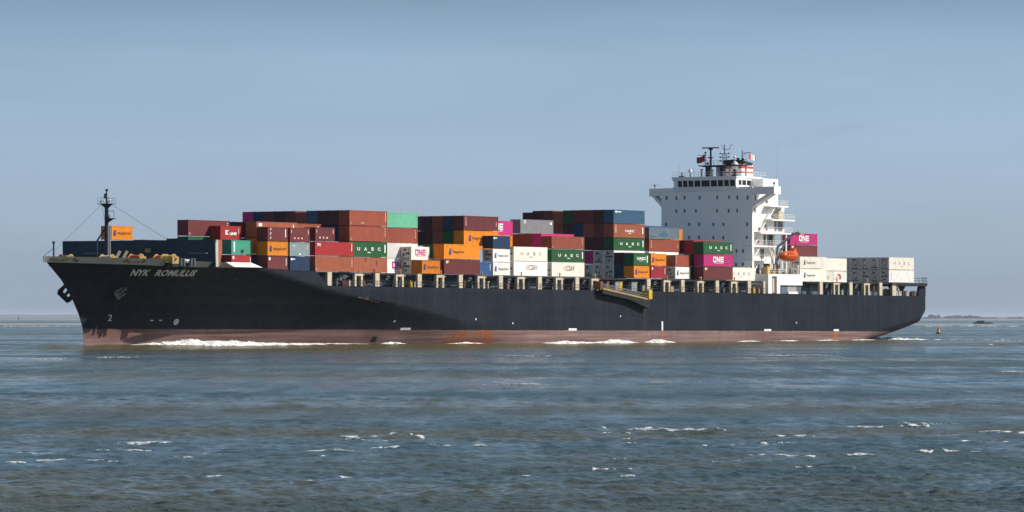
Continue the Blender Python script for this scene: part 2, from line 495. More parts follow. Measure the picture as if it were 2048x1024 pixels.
def water_material():
    m, n, l, b = nodes_of("estuary_water")
    geo = N(n, "ShaderNodeNewGeometry")

    def noise(scale, stretch, detail=4, rough=0.55):
        mp = N(n, "ShaderNodeMapping"); mp.inputs["Scale"].default_value = stretch
        l.new(geo.outputs["Position"], mp.inputs["Vector"])
        t = N(n, "ShaderNodeTexNoise")
        t.inputs["Scale"].default_value = scale; t.inputs["Detail"].default_value = detail; t.inputs["Roughness"].default_value = rough
        l.new(mp.outputs[0], t.inputs["Vector"])
        return t.outputs[0]

    def mrange(x, a, b_, c, d):
        r = N(n, "ShaderNodeMapRange")
        for i, q in zip((1, 2, 3, 4), (a, b_, c, d)): r.inputs[i].default_value = q
        l.new(x, r.inputs[0]); return r.outputs[0]
    def math_(op, p, q):
        t = N(n, "ShaderNodeMath", operation=op)
        for i, x in enumerate((p, q)):
            if isinstance(x, (int, float)): t.inputs[i].default_value = x
            else: l.new(x, t.inputs[i])
        return t.outputs[0]
    # calm water beside the ship, tinted olive in place of the hull's reflection (ship coordinates: aft, in from the port side)
    tc = N(n, "ShaderNodeTexCoord"); tc.name = "ship frame"
    sp = N(n, "ShaderNodeSeparateXYZ"); l.new(tc.outputs["Object"], sp.inputs[0])
    ww = math_('ADD', sp.outputs[1], math_('MULTIPLY', math_('SUBTRACT', noise(0.035, (1, 1, 1), 4), 0.5), 46.0))
    slick_reflection = math_('MULTIPLY', math_('MULTIPLY', mrange(ww, -52, -34, 0, 1), mrange(ww, 40, 60, 1, 0)), math_('MULTIPLY', mrange(sp.outputs[0], -90, -70, 0, 1), mrange(sp.outputs[0], 250, 420, 1, 0)))
    big = noise(0.022, (0.45, 1.0, 1), 5, 0.62)
    cr = N(n, "ShaderNodeMix", data_type='RGBA')
    l.new(mrange(big, 0.40, 0.56, 0, 1), cr.inputs[0])
    cr.inputs[6].default_value = (0.062, 0.062, 0.039, 1)
    cr.inputs[7].default_value = (0.028, 0.054, 0.062, 1)
    c2 = N(n, "ShaderNodeMix", data_type='RGBA')
    l.new(slick_reflection, c2.inputs[0]); l.new(cr.outputs[2], c2.inputs[6]); c2.inputs[7].default_value = (0.080, 0.072, 0.034, 1)
    l.new(c2.outputs[2], b.inputs["Base Color"])
    b.inputs["IOR"].default_value = 1.333
    # ripples: fine and middling, stronger where the wind touches down
    r1 = noise(2.6, (0.7, 1.0, 1), 4, 0.6)
    r2 = noise(0.55, (0.6, 1.0, 1), 5, 0.6)
    r3 = noise(0.09, (0.45, 1.0, 1), 5, 0.6)
    wind = noise(0.016, (0.34, 1.0, 1), 7, 0.68)
    gusts = noise(0.30, (1.0, 0.11, 1), 5, 0.65)
    wind = math_('ADD', math_('MULTIPLY', wind, 0.62), math_('MULTIPLY', gusts, 0.38))
    s1 = mrange(wind, 0.43, 0.57, 0.2, 1.0)
    rg = mrange(wind, 0.44, 0.56, 0.11, 0.34)
    rg2 = N(n, "ShaderNodeMix"); l.new(slick_reflection, rg2.inputs[0]); l.new(rg, rg2.inputs[2]); rg2.inputs[3].default_value = 0.20
    l.new(rg2.outputs[0], b.inputs["Roughness"])
    b1 = N(n, "ShaderNodeBump"); b1.inputs["Distance"].default_value = 0.26
    l.new(s1, b1.inputs["Strength"]); l.new(r1, b1.inputs["Height"])
    b2 = N(n, "ShaderNodeBump"); b2.inputs["Distance"].default_value = 0.30
    l.new(s1, b2.inputs["Strength"]); l.new(r2, b2.inputs["Height"]); l.new(b1.outputs[0], b2.inputs["Normal"])
    b3 = N(n, "ShaderNodeBump"); b3.inputs["Distance"].default_value = 1.4; b3.inputs["Strength"].default_value = 0.6
    l.new(r3, b3.inputs["Height"]); l.new(b2.outputs[0], b3.inputs["Normal"])
    l.new(b3.outputs[0], b.inputs["Normal"])
    return m


me.materials.append(water_material())
water = link("water", me)
tag(water, "blue grey choppy estuary water with olive troughs", "water", kind='structure')

# ------------------------------------------------------------------ foam
M_FOAM = paint("sea_foam", (0.74, 0.75, 0.74), 0.9, var=0.08, dirt=(0.45, 0.47, 0.45), dirt_amt=0.4, stretch=(1, 1, 1))
nt = M_FOAM.node_tree
bs_ = nt.nodes["Principled BSDF"]
ge_ = nt.nodes.new("ShaderNodeNewGeometry")
nz_ = nt.nodes.new("ShaderNodeTexNoise"); nz_.inputs["Scale"].default_value = 3.2; nz_.inputs["Detail"].default_value = 6; nz_.inputs["Roughness"].default_value = 0.7
mr_ = nt.nodes.new("ShaderNodeMapRange"); mr_.inputs[1].default_value = 0.40; mr_.inputs[2].default_value = 0.58; mr_.inputs[3].default_value = 0.10; mr_.inputs[4].default_value = 0.80
nt.links.new(ge_.outputs["Position"], nz_.inputs["Vector"]); nt.links.new(nz_.outputs[0], mr_.inputs[0]); nt.links.new(mr_.outputs[0], bs_.inputs["Alpha"])
M_WASH = paint("bow_wave_foam", (0.78, 0.79, 0.78), 0.9, var=0.12, scale=0.5, dirt=(0.34, 0.36, 0.34), dirt_amt=0.7, stretch=(1, 1, 1))
nt = M_WASH.node_tree
ge_ = nt.nodes.new("ShaderNodeNewGeometry"); nz_ = nt.nodes.new("ShaderNodeTexNoise"); nz_.inputs["Scale"].default_value = 0.9; nz_.inputs["Detail"].default_value = 6; nz_.inputs["Roughness"].default_value = 0.75
mr_ = nt.nodes.new("ShaderNodeMapRange"); mr_.inputs[1].default_value = 0.36; mr_.inputs[2].default_value = 0.54; mr_.inputs[3].default_value = 0.25; mr_.inputs[4].default_value = 1.0
nt.links.new(ge_.outputs["Position"], nz_.inputs["Vector"]); nt.links.new(nz_.outputs[0], mr_.inputs[0]); nt.links.new(mr_.outputs[0], nt.nodes["Principled BSDF"].inputs["Alpha"])
ICO_V, ICO_F = [], []
_t = (1 + 5 ** 0.5) / 2
for p in [(-1, _t, 0), (1, _t, 0), (-1, -_t, 0), (1, -_t, 0), (0, -1, _t), (0, 1, _t), (0, -1, -_t), (0, 1, -_t), (_t, 0, -1), (_t, 0, 1), (-_t, 0, -1), (-_t, 0, 1)]:
    q = np.array(p); ICO_V.append(q / np.linalg.norm(q))
ICO_V = np.array(ICO_V)
ICO_F = [(0, 11, 5), (0, 5, 1), (0, 1, 7), (0, 7, 10), (0, 10, 11), (1, 5, 9), (5, 11, 4), (11, 10, 2), (10, 7, 6), (7, 1, 8), (3, 9, 4), (3, 4, 2), (3, 2, 6), (3, 6, 8), (3, 8, 9), (4, 9, 5), (2, 4, 11), (6, 2, 10), (8, 6, 7), (9, 8, 1)]


class Blobs:
    def __init__(self, seed): self.v, self.f, self.r = [], [], np.random.RandomState(seed); self.n = 0

    def add(self, c, rx, ry, rz):
        q = ICO_V * (1 + self.r.uniform(-0.3, 0.3, (12, 1))) * np.array([rx, ry, rz])
        a = self.r.uniform(0, 6.28); ca, sa = math.cos(a), math.sin(a)
        q = q + 0.0
        self.v.append(q + np.array(c))
        self.f.extend([(a_ + self.n, b_ + self.n, c_ + self.n) for a_, b_, c_ in ICO_F]); self.n += 12

    def build(self, name, mat, smooth=True):
        me = bpy.data.meshes.new(name)
        me.from_pydata(np.concatenate(self.v).tolist(), [], self.f)
        me.materials.append(mat)
        me.polygons.foreach_set("use_smooth", [smooth] * len(me.polygons))
        me.update()
        return link(name, me)


def hz(x, y): return float(height(np.array([x]), np.array([y]))[0])


def vnoise(x, y, seed):
    """smooth value noise in [0, 1]"""
    x0, y0 = np.floor(x).astype(np.int64), np.floor(y).astype(np.int64)
    fx_, fy_ = x - x0, y - y0
    fx_, fy_ = fx_ * fx_ * (3 - 2 * fx_), fy_ * fy_ * (3 - 2 * fy_)

    def h(i, j):
        q = (i * 374761393 + j * 668265263 + seed * 974634777) & 0x7fffffff
        q = ((q ^ (q >> 13)) * 1274126177) & 0x7fffffff
        return ((q ^ (q >> 16)) & 0xffff) / 65535.0
    return (h(x0, y0) * (1 - fx_) + h(x0 + 1, y0) * fx_) * (1 - fy_) + (h(x0, y0 + 1) * (1 - fx_) + h(x0 + 1, y0 + 1) * fx_) * fy_


def fbm(x, y, seed): return 0.5 * vnoise(x, y, seed) + 0.28 * vnoise(x * 2.1, y * 2.1, seed + 1) + 0.15 * vnoise(x * 4.3, y * 4.3, seed + 2) + 0.07 * vnoise(x * 8.9, y * 8.9, seed + 3)


FV, FF, FN = [], [], [0]


def foam_patch(cx, cy, L, D, dense, lift, seed, slope=0.0):
    """lacy foam lying on the water: cells of a fine sheet are kept where the noise says so"""
    nx, ny = int(np.clip(L / 0.045, 40, 260)), int(np.clip(D / 0.05, 14, 60))
    gx_, gy_ = np.meshgrid(np.linspace(-1, 1, nx), np.linspace(-1, 1, ny), indexing='ij')
    x = cx + gx_ * L / 2
    y = cy + gy_ * D / 2 + slope * gx_ * L / 2 + 0.25 * D * np.sin(gx_ * 4 + seed) + 0.12 * D * np.sin(gx_ * 11 + seed * 2)
    n = fbm(x * 2.6, y * 1.9, seed)
    env = np.clip(1 - gx_ ** 2, 0, 1) ** 0.5 * np.clip(1 - gy_ ** 2, 0, 1) ** 0.7
    keep = n + 0.32 * (dense - 0.5) > 0.455 + 0.20 * (1 - env)
    z = height(x.ravel(), y.ravel()).reshape(x.shape) + 0.012 + lift * env * (0.35 + 1.3 * n)
    idx = np.full(x.shape, -1)
    k = keep[:-1, :-1]
    ii_, jj_ = np.nonzero(k)
    if len(ii_) == 0: return
    base = FN[0]
    FV.append(np.stack([x, y, z], -1).reshape(-1, 3)); FN[0] += x.size
    q = base + ii_ * ny + jj_
    FF.append(np.stack([q, q + ny, q + ny + 1, q + 1], 1))


for i, (u, v, wpx, D, dense, lift, sl) in enumerate([
        (1350, 862, 205, 1.2, 0.92, 0.05, 0.0), (1828, 852, 62, 1.1, 1.0, 0.08, 0.0), (1745, 855, 110, 0.8, 0.65, 0.05, 0.02), (290, 889, 115, 1.3, 0.9, 0.04, -0.06), (255, 901, 130, 0.9, 0.6, 0.04, -0.05),
        (765, 875, 170, 1.5, 0.62, 0.06, -0.08), (735, 881, 90, 0.9, 0.6, 0.04, -0.1), (1900, 849, 160, 1.0, 0.45, 0.04, 0.0), (660, 903, 100, 0.8, 0.6, 0.05, -0.1), (652, 911, 22, 0.4, 0.9, 0.05, 0), (90, 908, 150, 0.9, 0.42, 0.03, -0.05),
        (20, 926, 60, 0.7, 0.6, 0.05, 0), (150, 921, 170, 0.7, 0.42, 0.03, -0.03), (440, 911, 150, 0.6, 0.42, 0.03, -0.06), (330, 915, 120, 0.5, 0.38, 0.02, -0.04), (1205, 858, 24, 0.9, 0.7, 0.07, 0), (1240, 866, 70, 0.7, 0.4, 0.03, 0), (2005, 866, 110, 1.6, 0.5, 0.05, -0.1), (1960, 884, 160, 1.6, 0.36, 0.03, 0),
        (1640, 876, 190, 1.2, 0.36, 0.03, 0), (1250, 881, 150, 0.9, 0.40, 0.03, 0), (1270, 887, 40, 0.6, 0.6, 0.04, 0), (1620, 911, 300, 1.1, 0.34, 0.02, 0), (1380, 921, 330, 0.8, 0.34, 0.02, 0), (560, 953, 320, 0.7, 0.36, 0.02, 0), (1140, 951, 260, 0.8, 0.36, 0.02, 0.02), (860, 894, 240, 0.8, 0.34, 0.02, -0.03), (1500, 891, 220, 0.8, 0.34, 0.02, 0),
        (1700, 935, 260, 0.8, 0.34, 0.02, 0), (1230, 944, 90, 0.6, 0.45, 0.03, 0), (600, 966, 60, 0.4, 0.5, 0.03, 0), (1880, 905, 200, 0.9, 0.36, 0.02, 0)]):
    cx, cy = at(u, v)
    foam_patch(cx, cy, wpx / 8200 * cy, D * cy / 190, dense, lift, i * 7 + 3, sl)
me = bpy.data.meshes.new("foam")
fv_, ff_ = np.concatenate(FV), np.concatenate(FF)
used, inv = np.unique(ff_.ravel(), return_inverse=True)
me.from_pydata(fv_[used].tolist(), [], inv.reshape(-1, 4).tolist())
me.materials.append(M_FOAM)
me.polygons.foreach_set("use_smooth", [True] * len(me.polygons))
me.update()
tag(link("foam", me), "broken white crests scattered over the near water", "foam", kind='stuff')

# foam thrown up along the ship's side and left behind the stern
fw = Blobs(9)


def ship_foam(s0, s1, wfun, hfun, n, r0, r1):
    for i in range(n):
        s = fw.r.uniform(s0, s1)
        hgt = hfun(s)
        if hgt <= 0.02: continue
        p = W(s, wfun(s) + fw.r.normal(0, 0.5), 0)
        r = fw.r.uniform(r0, r1)
        z = hz(p.x, p.y) + fw.r.uniform(-0.1, 1.0) * hgt
        fw.add((p.x, p.y, z), r * 1.6, r * 1.3, r * 0.8)


# ------------------------------------------------------------------ the ship: hull form
HB = 16.1                                             # half breadth
Z_STEM = [-3, 1.1, 3.3, 5.9, 8.6, 12.0, 14.6, 15.7, 17.0]
S_STEM = [-61, -60.1, -60.4, -61.5, -63.3, -66.3, -69.7, -71.1, -71.6]
Z_FULL = [-3, 0, 5, 8, 9.2, 11.1, 12.2, 14.5, 16.5]
S_FULL = [60, 55, 34, 14, 0.6, -11.5, -18, -30, -36]


def half_breadth(s, z):
    s0, s1 = lerp(z, Z_STEM, S_STEM), lerp(z, Z_FULL, S_FULL)
    x = min(max((s - s0) / (s1 - s0), 0), 1)
    p = lerp(z, [0, 6, 10, 13, 16], [1.12, 1.32, 1.36, 1.45, 1.65])
    b = HB * (1 - (1 - x) ** p) if x < 1 else HB
    if s > 200: b -= 0.9 * ((s - 200) / 27.6) ** 2
    return b


def z_low(s):
    if s < -60.1: return lerp(s, S_STEM[::-1][:8], Z_STEM[::-1][:8])
    return lerp(s, [190, 199.7, 205.6, 212.9, 220.2, 225.5, 227.6], [-2.5, 0.05, 0.84, 1.96, 3.2, 4.2, 5.8])


def z_high(s):
    return lerp(s, [-72.5, -60, -54, -48, -40, -30, -13.2, -9.4, 227.6], [15.15, 14.85, 14.7, 14.46, 14.4, 14.4, 13.95, 11.35, 10.42])


def deck_z(s): return lerp(s, [-9.4, 227.6], [11.35, 10.42])


def stations():
    a = list(np.linspace(-70.0, -58, 34)) + list(np.arange(-57, 36, 1.0)) + [-13.2, -9.4] + list(np.arange(40, 186, 6.0)) + list(np.arange(188, 226.5, 1.5)) + [226.6, 227.2, 227.6]
    return sorted(a)


NJ = 44


def side(s, j, sgn):
    zl, zh = z_low(s), z_high(s)
    t = j / (NJ - 1)
    z = zl + (zh - zl) * t
    b = half_breadth(s, z)
    if s > 185:
        r = lerp(s, [185, 205, 227], [3.0, 2.6, 1.9])
        if z - zl < r: b -= r * (1 - math.sqrt(max(0, 1 - (1 - (z - zl) / r) ** 2)))
    return (s, 16.1 - sgn * b, z)


root = empty("container_ship", (SHIP_X, SHIP_Y, 0), AL)
bpy.data.materials["estuary_water"].node_tree.nodes["ship frame"].object = root
tag(root, "long black hulled container ship with white bridge tower under way in the estuary", "ship")

hull = MB()
st_ = stations()
stem_row = {1: [], -1: []}
for sgn in (1, -1):
    P = [[side(s, j, sgn) for j in range(NJ)] for s in st_]
    # foremost edge: the stem line itself
    first = []
    for j in range(NJ):
        z = P[0][j][2]
        first.append((min(lerp(z, Z_STEM, S_STEM), P[0][j][0]), 16.1, z))
    hull.grid([first] + P)
# bottom, deck cap, transom
bot = [[side(s, 0, 1), side(s, 0, -1)] for s in st_]
hull.grid(bot)
cap = [[side(s, NJ - 1, 1), side(s, NJ - 1, -1)] for s in st_]
hull.mi = 1
hull.grid(cap)
hull.mi = 0
hull.grid([[side(227.6, j, 1) for j in range(NJ)], [side(227.6, j, -1) for j in range(NJ)]])
me_h = hull.build("hull", [M_HULL, M_DECK], root, smooth=22, fix=False)
import bmesh
bm = bmesh.new(); bm.from_mesh(me_h.data)
bmesh.ops.remove_doubles(bm, verts=bm.verts, dist=0.002)
bmesh.ops.recalc_face_normals(bm, faces=bm.faces)
bm.to_mesh(me_h.data); bm.free()
me_h.data.set_sharp_from_angle(angle=R(22))
hull_o = me_h


def skin(s, z, out=0.03):
    """point on the port side of the hull, a little proud of it"""
    return (s, 16.1 - half_breadth(s, z) - out, z)


def parent_to(o, p):
    o.parent = p
    return o


# bulwark round the forecastle
bw = MB()
bs = [-71.2] + [s for s in st_ if s < -31]
for sgn in (1, -1):
    rows = []
    for s in bs:
        zb = z_high(s)
        zt = lerp(s, [-72.5, -60, -54, -48, -40, -30], [16.15, 15.92, 15.8, 15.5, 15.3, 14.55])
        b0, b1 = half_breadth(s, zb), half_breadth(s, zt)
        rows.append([(s, 16.1 - sgn * (b0 + 0.02), zb - 0.02), (s, 16.1 - sgn * (b1 + 0.03), zt), (s, 16.1 - sgn * max(b1 - 0.3, 0), zt), (s, 16.1 - sgn * max(b0 - 0.3, 0), zb)])
    bw.grid(rows)
bulwark = bw.build("bulwark", M_GREYBUL, root, smooth=30)
# white sloping side plate at its after end
MB().prism([(-40.4, -0.12, 15.32), (-33.0, -0.12, 15.30), (-29.6, -0.12, 14.46), (-38.0, -0.12, 14.5)], (0, 0.5, 0)).build("side_plate", M_WHITE, root)

# ------------------------------------------------------------------ lettering
TXT = {}


def text_mesh(body, bold=0.0, sx=1.0, spacing=1.0, shear=0.0):
    """flat outline letters, height about 1, starting at x = 0: (verts, faces)"""
    key = (body, bold, spacing, shear)
    if key not in TXT:
        cu = bpy.data.curves.new("lettering", 'FONT')
        cu.body = body; cu.size = 1.0; cu.offset = bold; cu.space_character = spacing; cu.shear = shear
        cu.resolution_u = 2
        o = bpy.data.objects.new("lettering", cu)
        me = o.to_mesh()
        vs = [tuple(v.co) for v in me.vertices]
        fs = [tuple(p.vertices) for p in me.polygons]
        o.to_mesh_clear()
        bpy.data.objects.remove(o); bpy.data.curves.remove(cu)
        if vs:
            x0 = min(v[0] for v in vs); x1 = max(v[0] for v in vs); y0 = min(v[1] for v in vs); y1 = max(v[1] for v in vs)
            h = (y1 - y0) or 1
            vs = [((v[0] - x0) / h, (v[1] - y0) / h) for v in vs]
        TXT[key] = (vs, fs)
    return TXT[key]


def put_text(mb, fn, body, x0, y0, width, height, **kw):
    """letters stretched into a width x height box whose lower left corner is x0, y0; fn maps (x, y) to a point"""
    vs, fs = text_mesh(body, **kw)
    mx = max(v[0] for v in vs)
    mb.add([fn(x0 + v[0] / mx * width, y0 + v[1] * height) for v in vs], fs)


# ship's name on the flared bow
nm = MB()


def on_hull(a, b): return skin(a, b, 0.16)


def name_s(x):       # evenly spread along the curved plating as seen abeam
    return x


put_text(nm, on_hull, "NYK", -55.4, 12.8, 3.8, 1.12, bold=0.035, shear=-0.42)
put_text(nm, on_hull, "ROMULUS", -50.9, 12.78, 7.9, 1.12, bold=0.035, shear=-0.42)
nm.build("lettering", M_HULLTXT, hull_o, fix=False)

# marks painted on the side
mk = MB()


def mark(s0, s1, z0, z1, out=0.035, name=None, mat=None):
    P = [[skin(s, z, out) for z in (z0, (z0 + z1) / 2, z1)] for s in np.linspace(s0, s1, 4)]
    if name: MB().grid(P).build(name, mat, hull_o, fix=False)
    else: mk.grid(P)


for s, z in [(14.7, 4.6), (39.0, 5.0), (52.0, 4.2), (92.0, 5.6), (165.0, 4.2)]: mark(s, s + 0.35, z, z + 0.35, 0.035, "load_mark", M_HULLTXT)
for s0, s1, z in [(17.5, 20.3, 3.1), (72.5, 75.5, 2.88), (151.0, 154, 2.55), (182.0, 184.4, 2.45)]: mark(s0, s1, z, z + 0.45, 0.035, "load_mark", M_HULLTXT)
mark(108.3, 108.9, 2.8, 4.7, 0.035, "load_mark", M_HULLTXT)
# bulb mark and thruster marks on the bow
put_text(mk, on_hull, "2", -55.3, 4.9, 0.9, 1.1)
mk.build("bulb_mark", M_HULLTXT, hull_o, fix=False)
mk = MB()
for k in range(12):
    a0, a1 = 2 * math.pi * k / 12, 2 * math.pi * (k + 1) / 12
    mk.add([skin(-39.7 + r * math.cos(a), 4.7 + r * math.sin(a), 0.1) for r, a in ((0.35, a0), (0.55, a0), (0.55, a1), (0.35, a1))], [(0, 1, 2, 3)])
mark(-40.1, -39.3, 4.62, 4.78, 0.1); mark(-39.78, -39.62, 4.3, 5.1, 0.11)
mark(-45.7, -45.0, 4.9, 5.06, 0.08, "load_mark", M_HULLTXT); mark(-43.7, -43.0, 4.9, 5.06, 0.08, "load_mark", M_HULLTXT)
mk.build("thruster_mark", M_HULLTXT, hull_o, fix=False)
mk = MB(); mark(108.5, 108.7, 0.6, 2.4); mark(108.2, 109.0, 0.7, 0.85)
mk.build("draught_mark", paint("orange_mark", (0.6, 0.12, 0.03)), hull_o, fix=False)
# hawse holes and scuppers, dark
mk = MB()
for s in (-43, -38, -34.2, -30, -26.5, -23, -19.8): mark(s, s + 0.9, 12.35 - 0.01 * (s + 43), 12.75 - 0.01 * (s + 43), 0.03, "side_opening", M_BLACK)
for s in (-14.5,): mark(s, s + 0.8, 11.9, 12.6, 0.02, "side_opening", M_BLACK)
mark(12.6, 13.7, 7.3, 8.5, 0.03, "side_opening", M_BLACK); mark(10.9, 12.3, 0.9, 1.9, 0.04, "side_opening", M_BLACK)
mark(101.2, 101.9, 2.9, 9.4, 0.03, "drain_pipe", M_BLACK)
# long scrape where the flare runs out
mk = MB()
for i in range(16):
    s = 0.2 + i * 0.42 + random.uniform(-0.2, 0.2)
    mark(s, s + random.uniform(0.3, 0.9), 9.15 - 0.14 * (s - 0.2), 9.15 - 0.14 * (s - 0.2) + random.uniform(0.08, 0.22), 0.03)
mk.build("scrape", paint("scraped_paint", (0.23, 0.13, 0.10)), hull_o, fix=False)


# anchors
M_ANCHOR = paint("grey_anchor", (0.16, 0.165, 0.17), 0.6, dirt_amt=0.4)


def anchor(c, q, k=1.0):
    """shank along -x of its own frame, flukes across; q turns it into place"""
    a = MB()
    a.bar((0, 0, 0), (0, 0, 2.6), 0.45, 0.5)
    a.prism([(-1.45, -0.3, 0.1), (1.45, -0.3, 0.1), (1.2, -0.3, -0.75), (-1.2, -0.3, -0.75)], (0, 0.7, 0))
    for sg in (-1, 1):
        a.prism([(sg * 0.65, -0.35, -0.2), (sg * 1.5, -0.35, -0.3), (sg * 1.35, -0.05, 1.9), (sg * 1.0, -0.05, 2.0)], (0, 0.4, 0))
    a.tube((-0.55, 0, 2.6), (0.55, 0, 2.6), 0.28, 8)
    a.v = [tuple(Vector(c) + q @ (Vector(p) * k)) for p in a.v]
    return a


def orient(zd, yd):
    zd = zd.normalized(); xd = yd.cross(zd).normalized(); yd = zd.cross(xd)
    return Matrix((xd, yd, zd)).transposed().to_quaternion()


AS, AZ = -55.0, 9.5
p = Vector(skin(AS, AZ, 0.35))
up_ = (Vector(skin(AS, AZ + 1, 0)) - Vector(skin(AS, AZ - 1, 0))).normalized()
fx = (Vector(skin(AS + 1, AZ, 0)) - Vector(skin(AS - 1, AZ, 0))).normalized()
out_ = fx.cross(up_)
anchor(p, orient(up_ * 0.75 + fx * 0.6, out_), 0.66).build("anchor", M_ANCHOR, root)
ps = Vector((-62.3, 18.6, 9.4))
anchor(ps, orient(Vector((0.35, -0.75, 0.9)), Vector((1.0, 0.3, 0.1)))).build("anchor", M_BLACK, root)

# ------------------------------------------------------------------ bow deck
b0, b1 = (-41.9, 1.2), (-46.0, 32.6)                   # breakwater from the port rail to the other rail
bk = MB()
n_seg = 12
for i in range(n_seg):
    t0, t1 = i / n_seg, (i + 1) / n_seg
    a = (b0[0] + (b1[0] - b0[0]) * t0, b0[1] + (b1[1] - b0[1]) * t0)
    b = (b0[0] + (b1[0] - b0[0]) * t1, b0[1] + (b1[1] - b0[1]) * t1)
    top = 19.28 if 0 < i < n_seg - 1 else 19.28
    bk.add([(a[0], a[1], 14.4), (b[0], b[1], 14.4), (b[0] - 0.1, b[1], top), (a[0] - 0.1, a[1], top),
            (a[0] + 0.25, a[1], 14.4), (b[0] + 0.25, b[1], 14.4), (b[0] + 0.2, b[1], top), (a[0] + 0.2, a[1], top)],
           [(0, 1, 2, 3), (7, 6, 5, 4), (3, 2, 6, 7)] + ([(0, 3, 7, 4)] if i == 0 else []) + ([(1, 5, 6, 2)] if i == n_seg - 1 else []))
breakwater = bk.build("breakwater", M_DKBLUE, root, fix=False)
MB().prism([(-41.8, 1.05, 14.5), (-41.1, 1.05, 14.5), (-41.2, 1.05, 19.3), (-41.6, 1.05, 19.3), (-41.95, 1.05, 18.6)], (0, 0.3, 0)).build("support_post", M_GREYBUL, breakwater)
MB().prism([(-41.1, 1.1, 14.6), (-40.65, 1.1, 14.6), (-39.95, 1.1, 17.2), (-40.0, 1.1, 19.25), (-41.2, 1.1, 19.25)], (0, 0.12, 0)).build("gusset_plate", MAT["rust"], breakwater)
MB().box(-43.2, -42.75, 2.2, 6.2, 16.75, 17.0).build("sign_plate", M_STEEL, breakwater)
MB().box(-45.8, -45.2, 24.5, 28.0, 16.9, 17.15).build("sign_plate", M_STEEL, breakwater)
MB().box(-44.55, -44.2, 13.8, 14.9, 17.1, 17.8).build("warning_plate", M_OCHRE, breakwater)

mast = MB()
mx_, my_ = -53.9, 16.1
mast.tube((mx_, my_, 14.6), (mx_, my_, 25.4), 0.42, 10, 0.34)
mast.tube((mx_, my_, 25.4), (mx_, my_, 28.2), 0.16, 8, 0.10)
mast.bar((mx_ - 0.2, my_ + 2.0, 19.0), (mx_, my_ + 0.2, 21.4), 0.22, 0.22)
mast.bar((mx_ - 0.2, my_ + 2.0, 16.5), (mx_ - 0.2, my_ + 2.0, 19.0), 0.22, 0.22)
foremast = mast.build("foremast", M_MAST, root, smooth=40)
pl = MB()
pl.prism([(mx_ - 0.9, my_ - 1.35, 25.5), (mx_ + 0.9, my_ - 1.35, 25.5), (mx_ + 0.9, my_ + 1.35, 25.5), (mx_ - 0.9, my_ + 1.35, 25.5)], (0, 0, 0.12))
pl.prism([(mx_, my_ - 1.3, 25.5), (mx_, my_ - 0.2, 25.5), (mx_, my_ - 0.2, 24.7)], (0.1, 0, 0))
pl.prism([(mx_, my_ + 1.3, 25.5), (mx_, my_ + 0.2, 25.5), (mx_, my_ + 0.2, 24.7)], (0.1, 0, 0))
pl.build("mast_platform", M_MAST, foremast)
rl = MB()
for yy in (-1.3, -0.5, 0.5, 1.3):
    for xx in (-0.85, 0.85): rl.tube((mx_ + xx, my_ + yy, 25.6), (mx_ + xx, my_ + yy, 26.6), 0.035, 4)
for zz in (26.1, 26.6):
    for xx in (-0.85, 0.85): rl.tube((mx_ + xx, my_ - 1.3, zz), (mx_ + xx, my_ + 1.3, zz), 0.03, 4)
rl.build("handrail", M_STEEL2, foremast)
pl = MB().box(mx_ - 0.5, mx_ + 0.6, my_ - 1.7, my_ - 0.1, 22.9, 23.03)
pl.prism([(mx_, my_ - 1.6, 22.9), (mx_, my_ - 0.2, 22.9), (mx_, my_ - 0.2, 22.2)], (0.1, 0, 0))
pl.build("mast_platform", M_MAST, foremast)
rl = MB()
for a, b in [((-1.65, 23.0), (-1.65, 24.3)), ((-0.4, 24.3), (-1.65, 24.3)), ((-0.4, 24.3), (-0.4, 23.0))]: rl.tube((mx_, my_ + a[0], a[1]), (mx_, my_ + b[0], b[1]), 0.05, 4)
rl.build("handrail", M_MAST, foremast)
ml = MB().box(mx_ - 0.35, mx_ + 0.1, my_ - 0.95, my_ - 0.55, 23.05, 23.6)
ml.build("mast_light", M_STEEL2, foremast)
for dy, zz, r in ((0.9, 25.95, 0.22), (-0.75, 25.95, 0.22), (0.2, 26.0, 0.2), (-1.1, 26.2, 0.2)): MB().ball((mx_ - 0.4, my_ + dy, zz), r, 8, 5).build("mast_light", M_WHITE, foremast)
for dz, dy in ((27.2, 0.28), (26.8, 0.35), (28.0, -0.05)): MB().box(mx_ - 0.2, mx_ + 0.2, my_ + dy - 0.16, my_ + dy + 0.16, dz - 0.16, dz + 0.2).build("mast_light", M_BLACK, foremast)
ld = MB()
for yy in (-0.55, -0.95): ld.tube((mx_ - 0.1, my_ + yy, 14.8), (mx_ - 0.1, my_ + yy, 21.7), 0.07, 4)
for k in range(23): ld.tube((mx_ - 0.1, my_ - 0.55, 14.9 + 0.3 * k), (mx_ - 0.1, my_ - 0.95, 14.9 + 0.3 * k), 0.05, 4)
ld.build("ladder", M_WHITE, foremast)
stay = MB()
stay.tube((mx_, my_ + 1.25, 25.4), (-67.9, 16.1, 17.3), 0.03, 4)
stay.build("stay", M_MAST, foremast)
MB().tube((mx_, my_ - 1.25, 25.4), (-45.5, 9.0, 19.3), 0.03, 4).build("stay", M_MAST, foremast)
MB().tube((mx_, my_ + 1.1, 25.4), (-46.0, 22.0, 19.3), 0.025, 4).build("stay", M_MAST, foremast)
js = MB(); js.tube((-68.4, 16.1, 15.0), (-68.4, 16.1, 18.6), 0.16, 8, 0.13); js.tube((-70.9, 16.1, 16.2), (-68.4, 16.1, 17.6), 0.05, 5); js.box(-68.6, -68.2, 15.95, 16.25, 18.3, 18.75)
js.build("jackstaff", M_MAST, root)

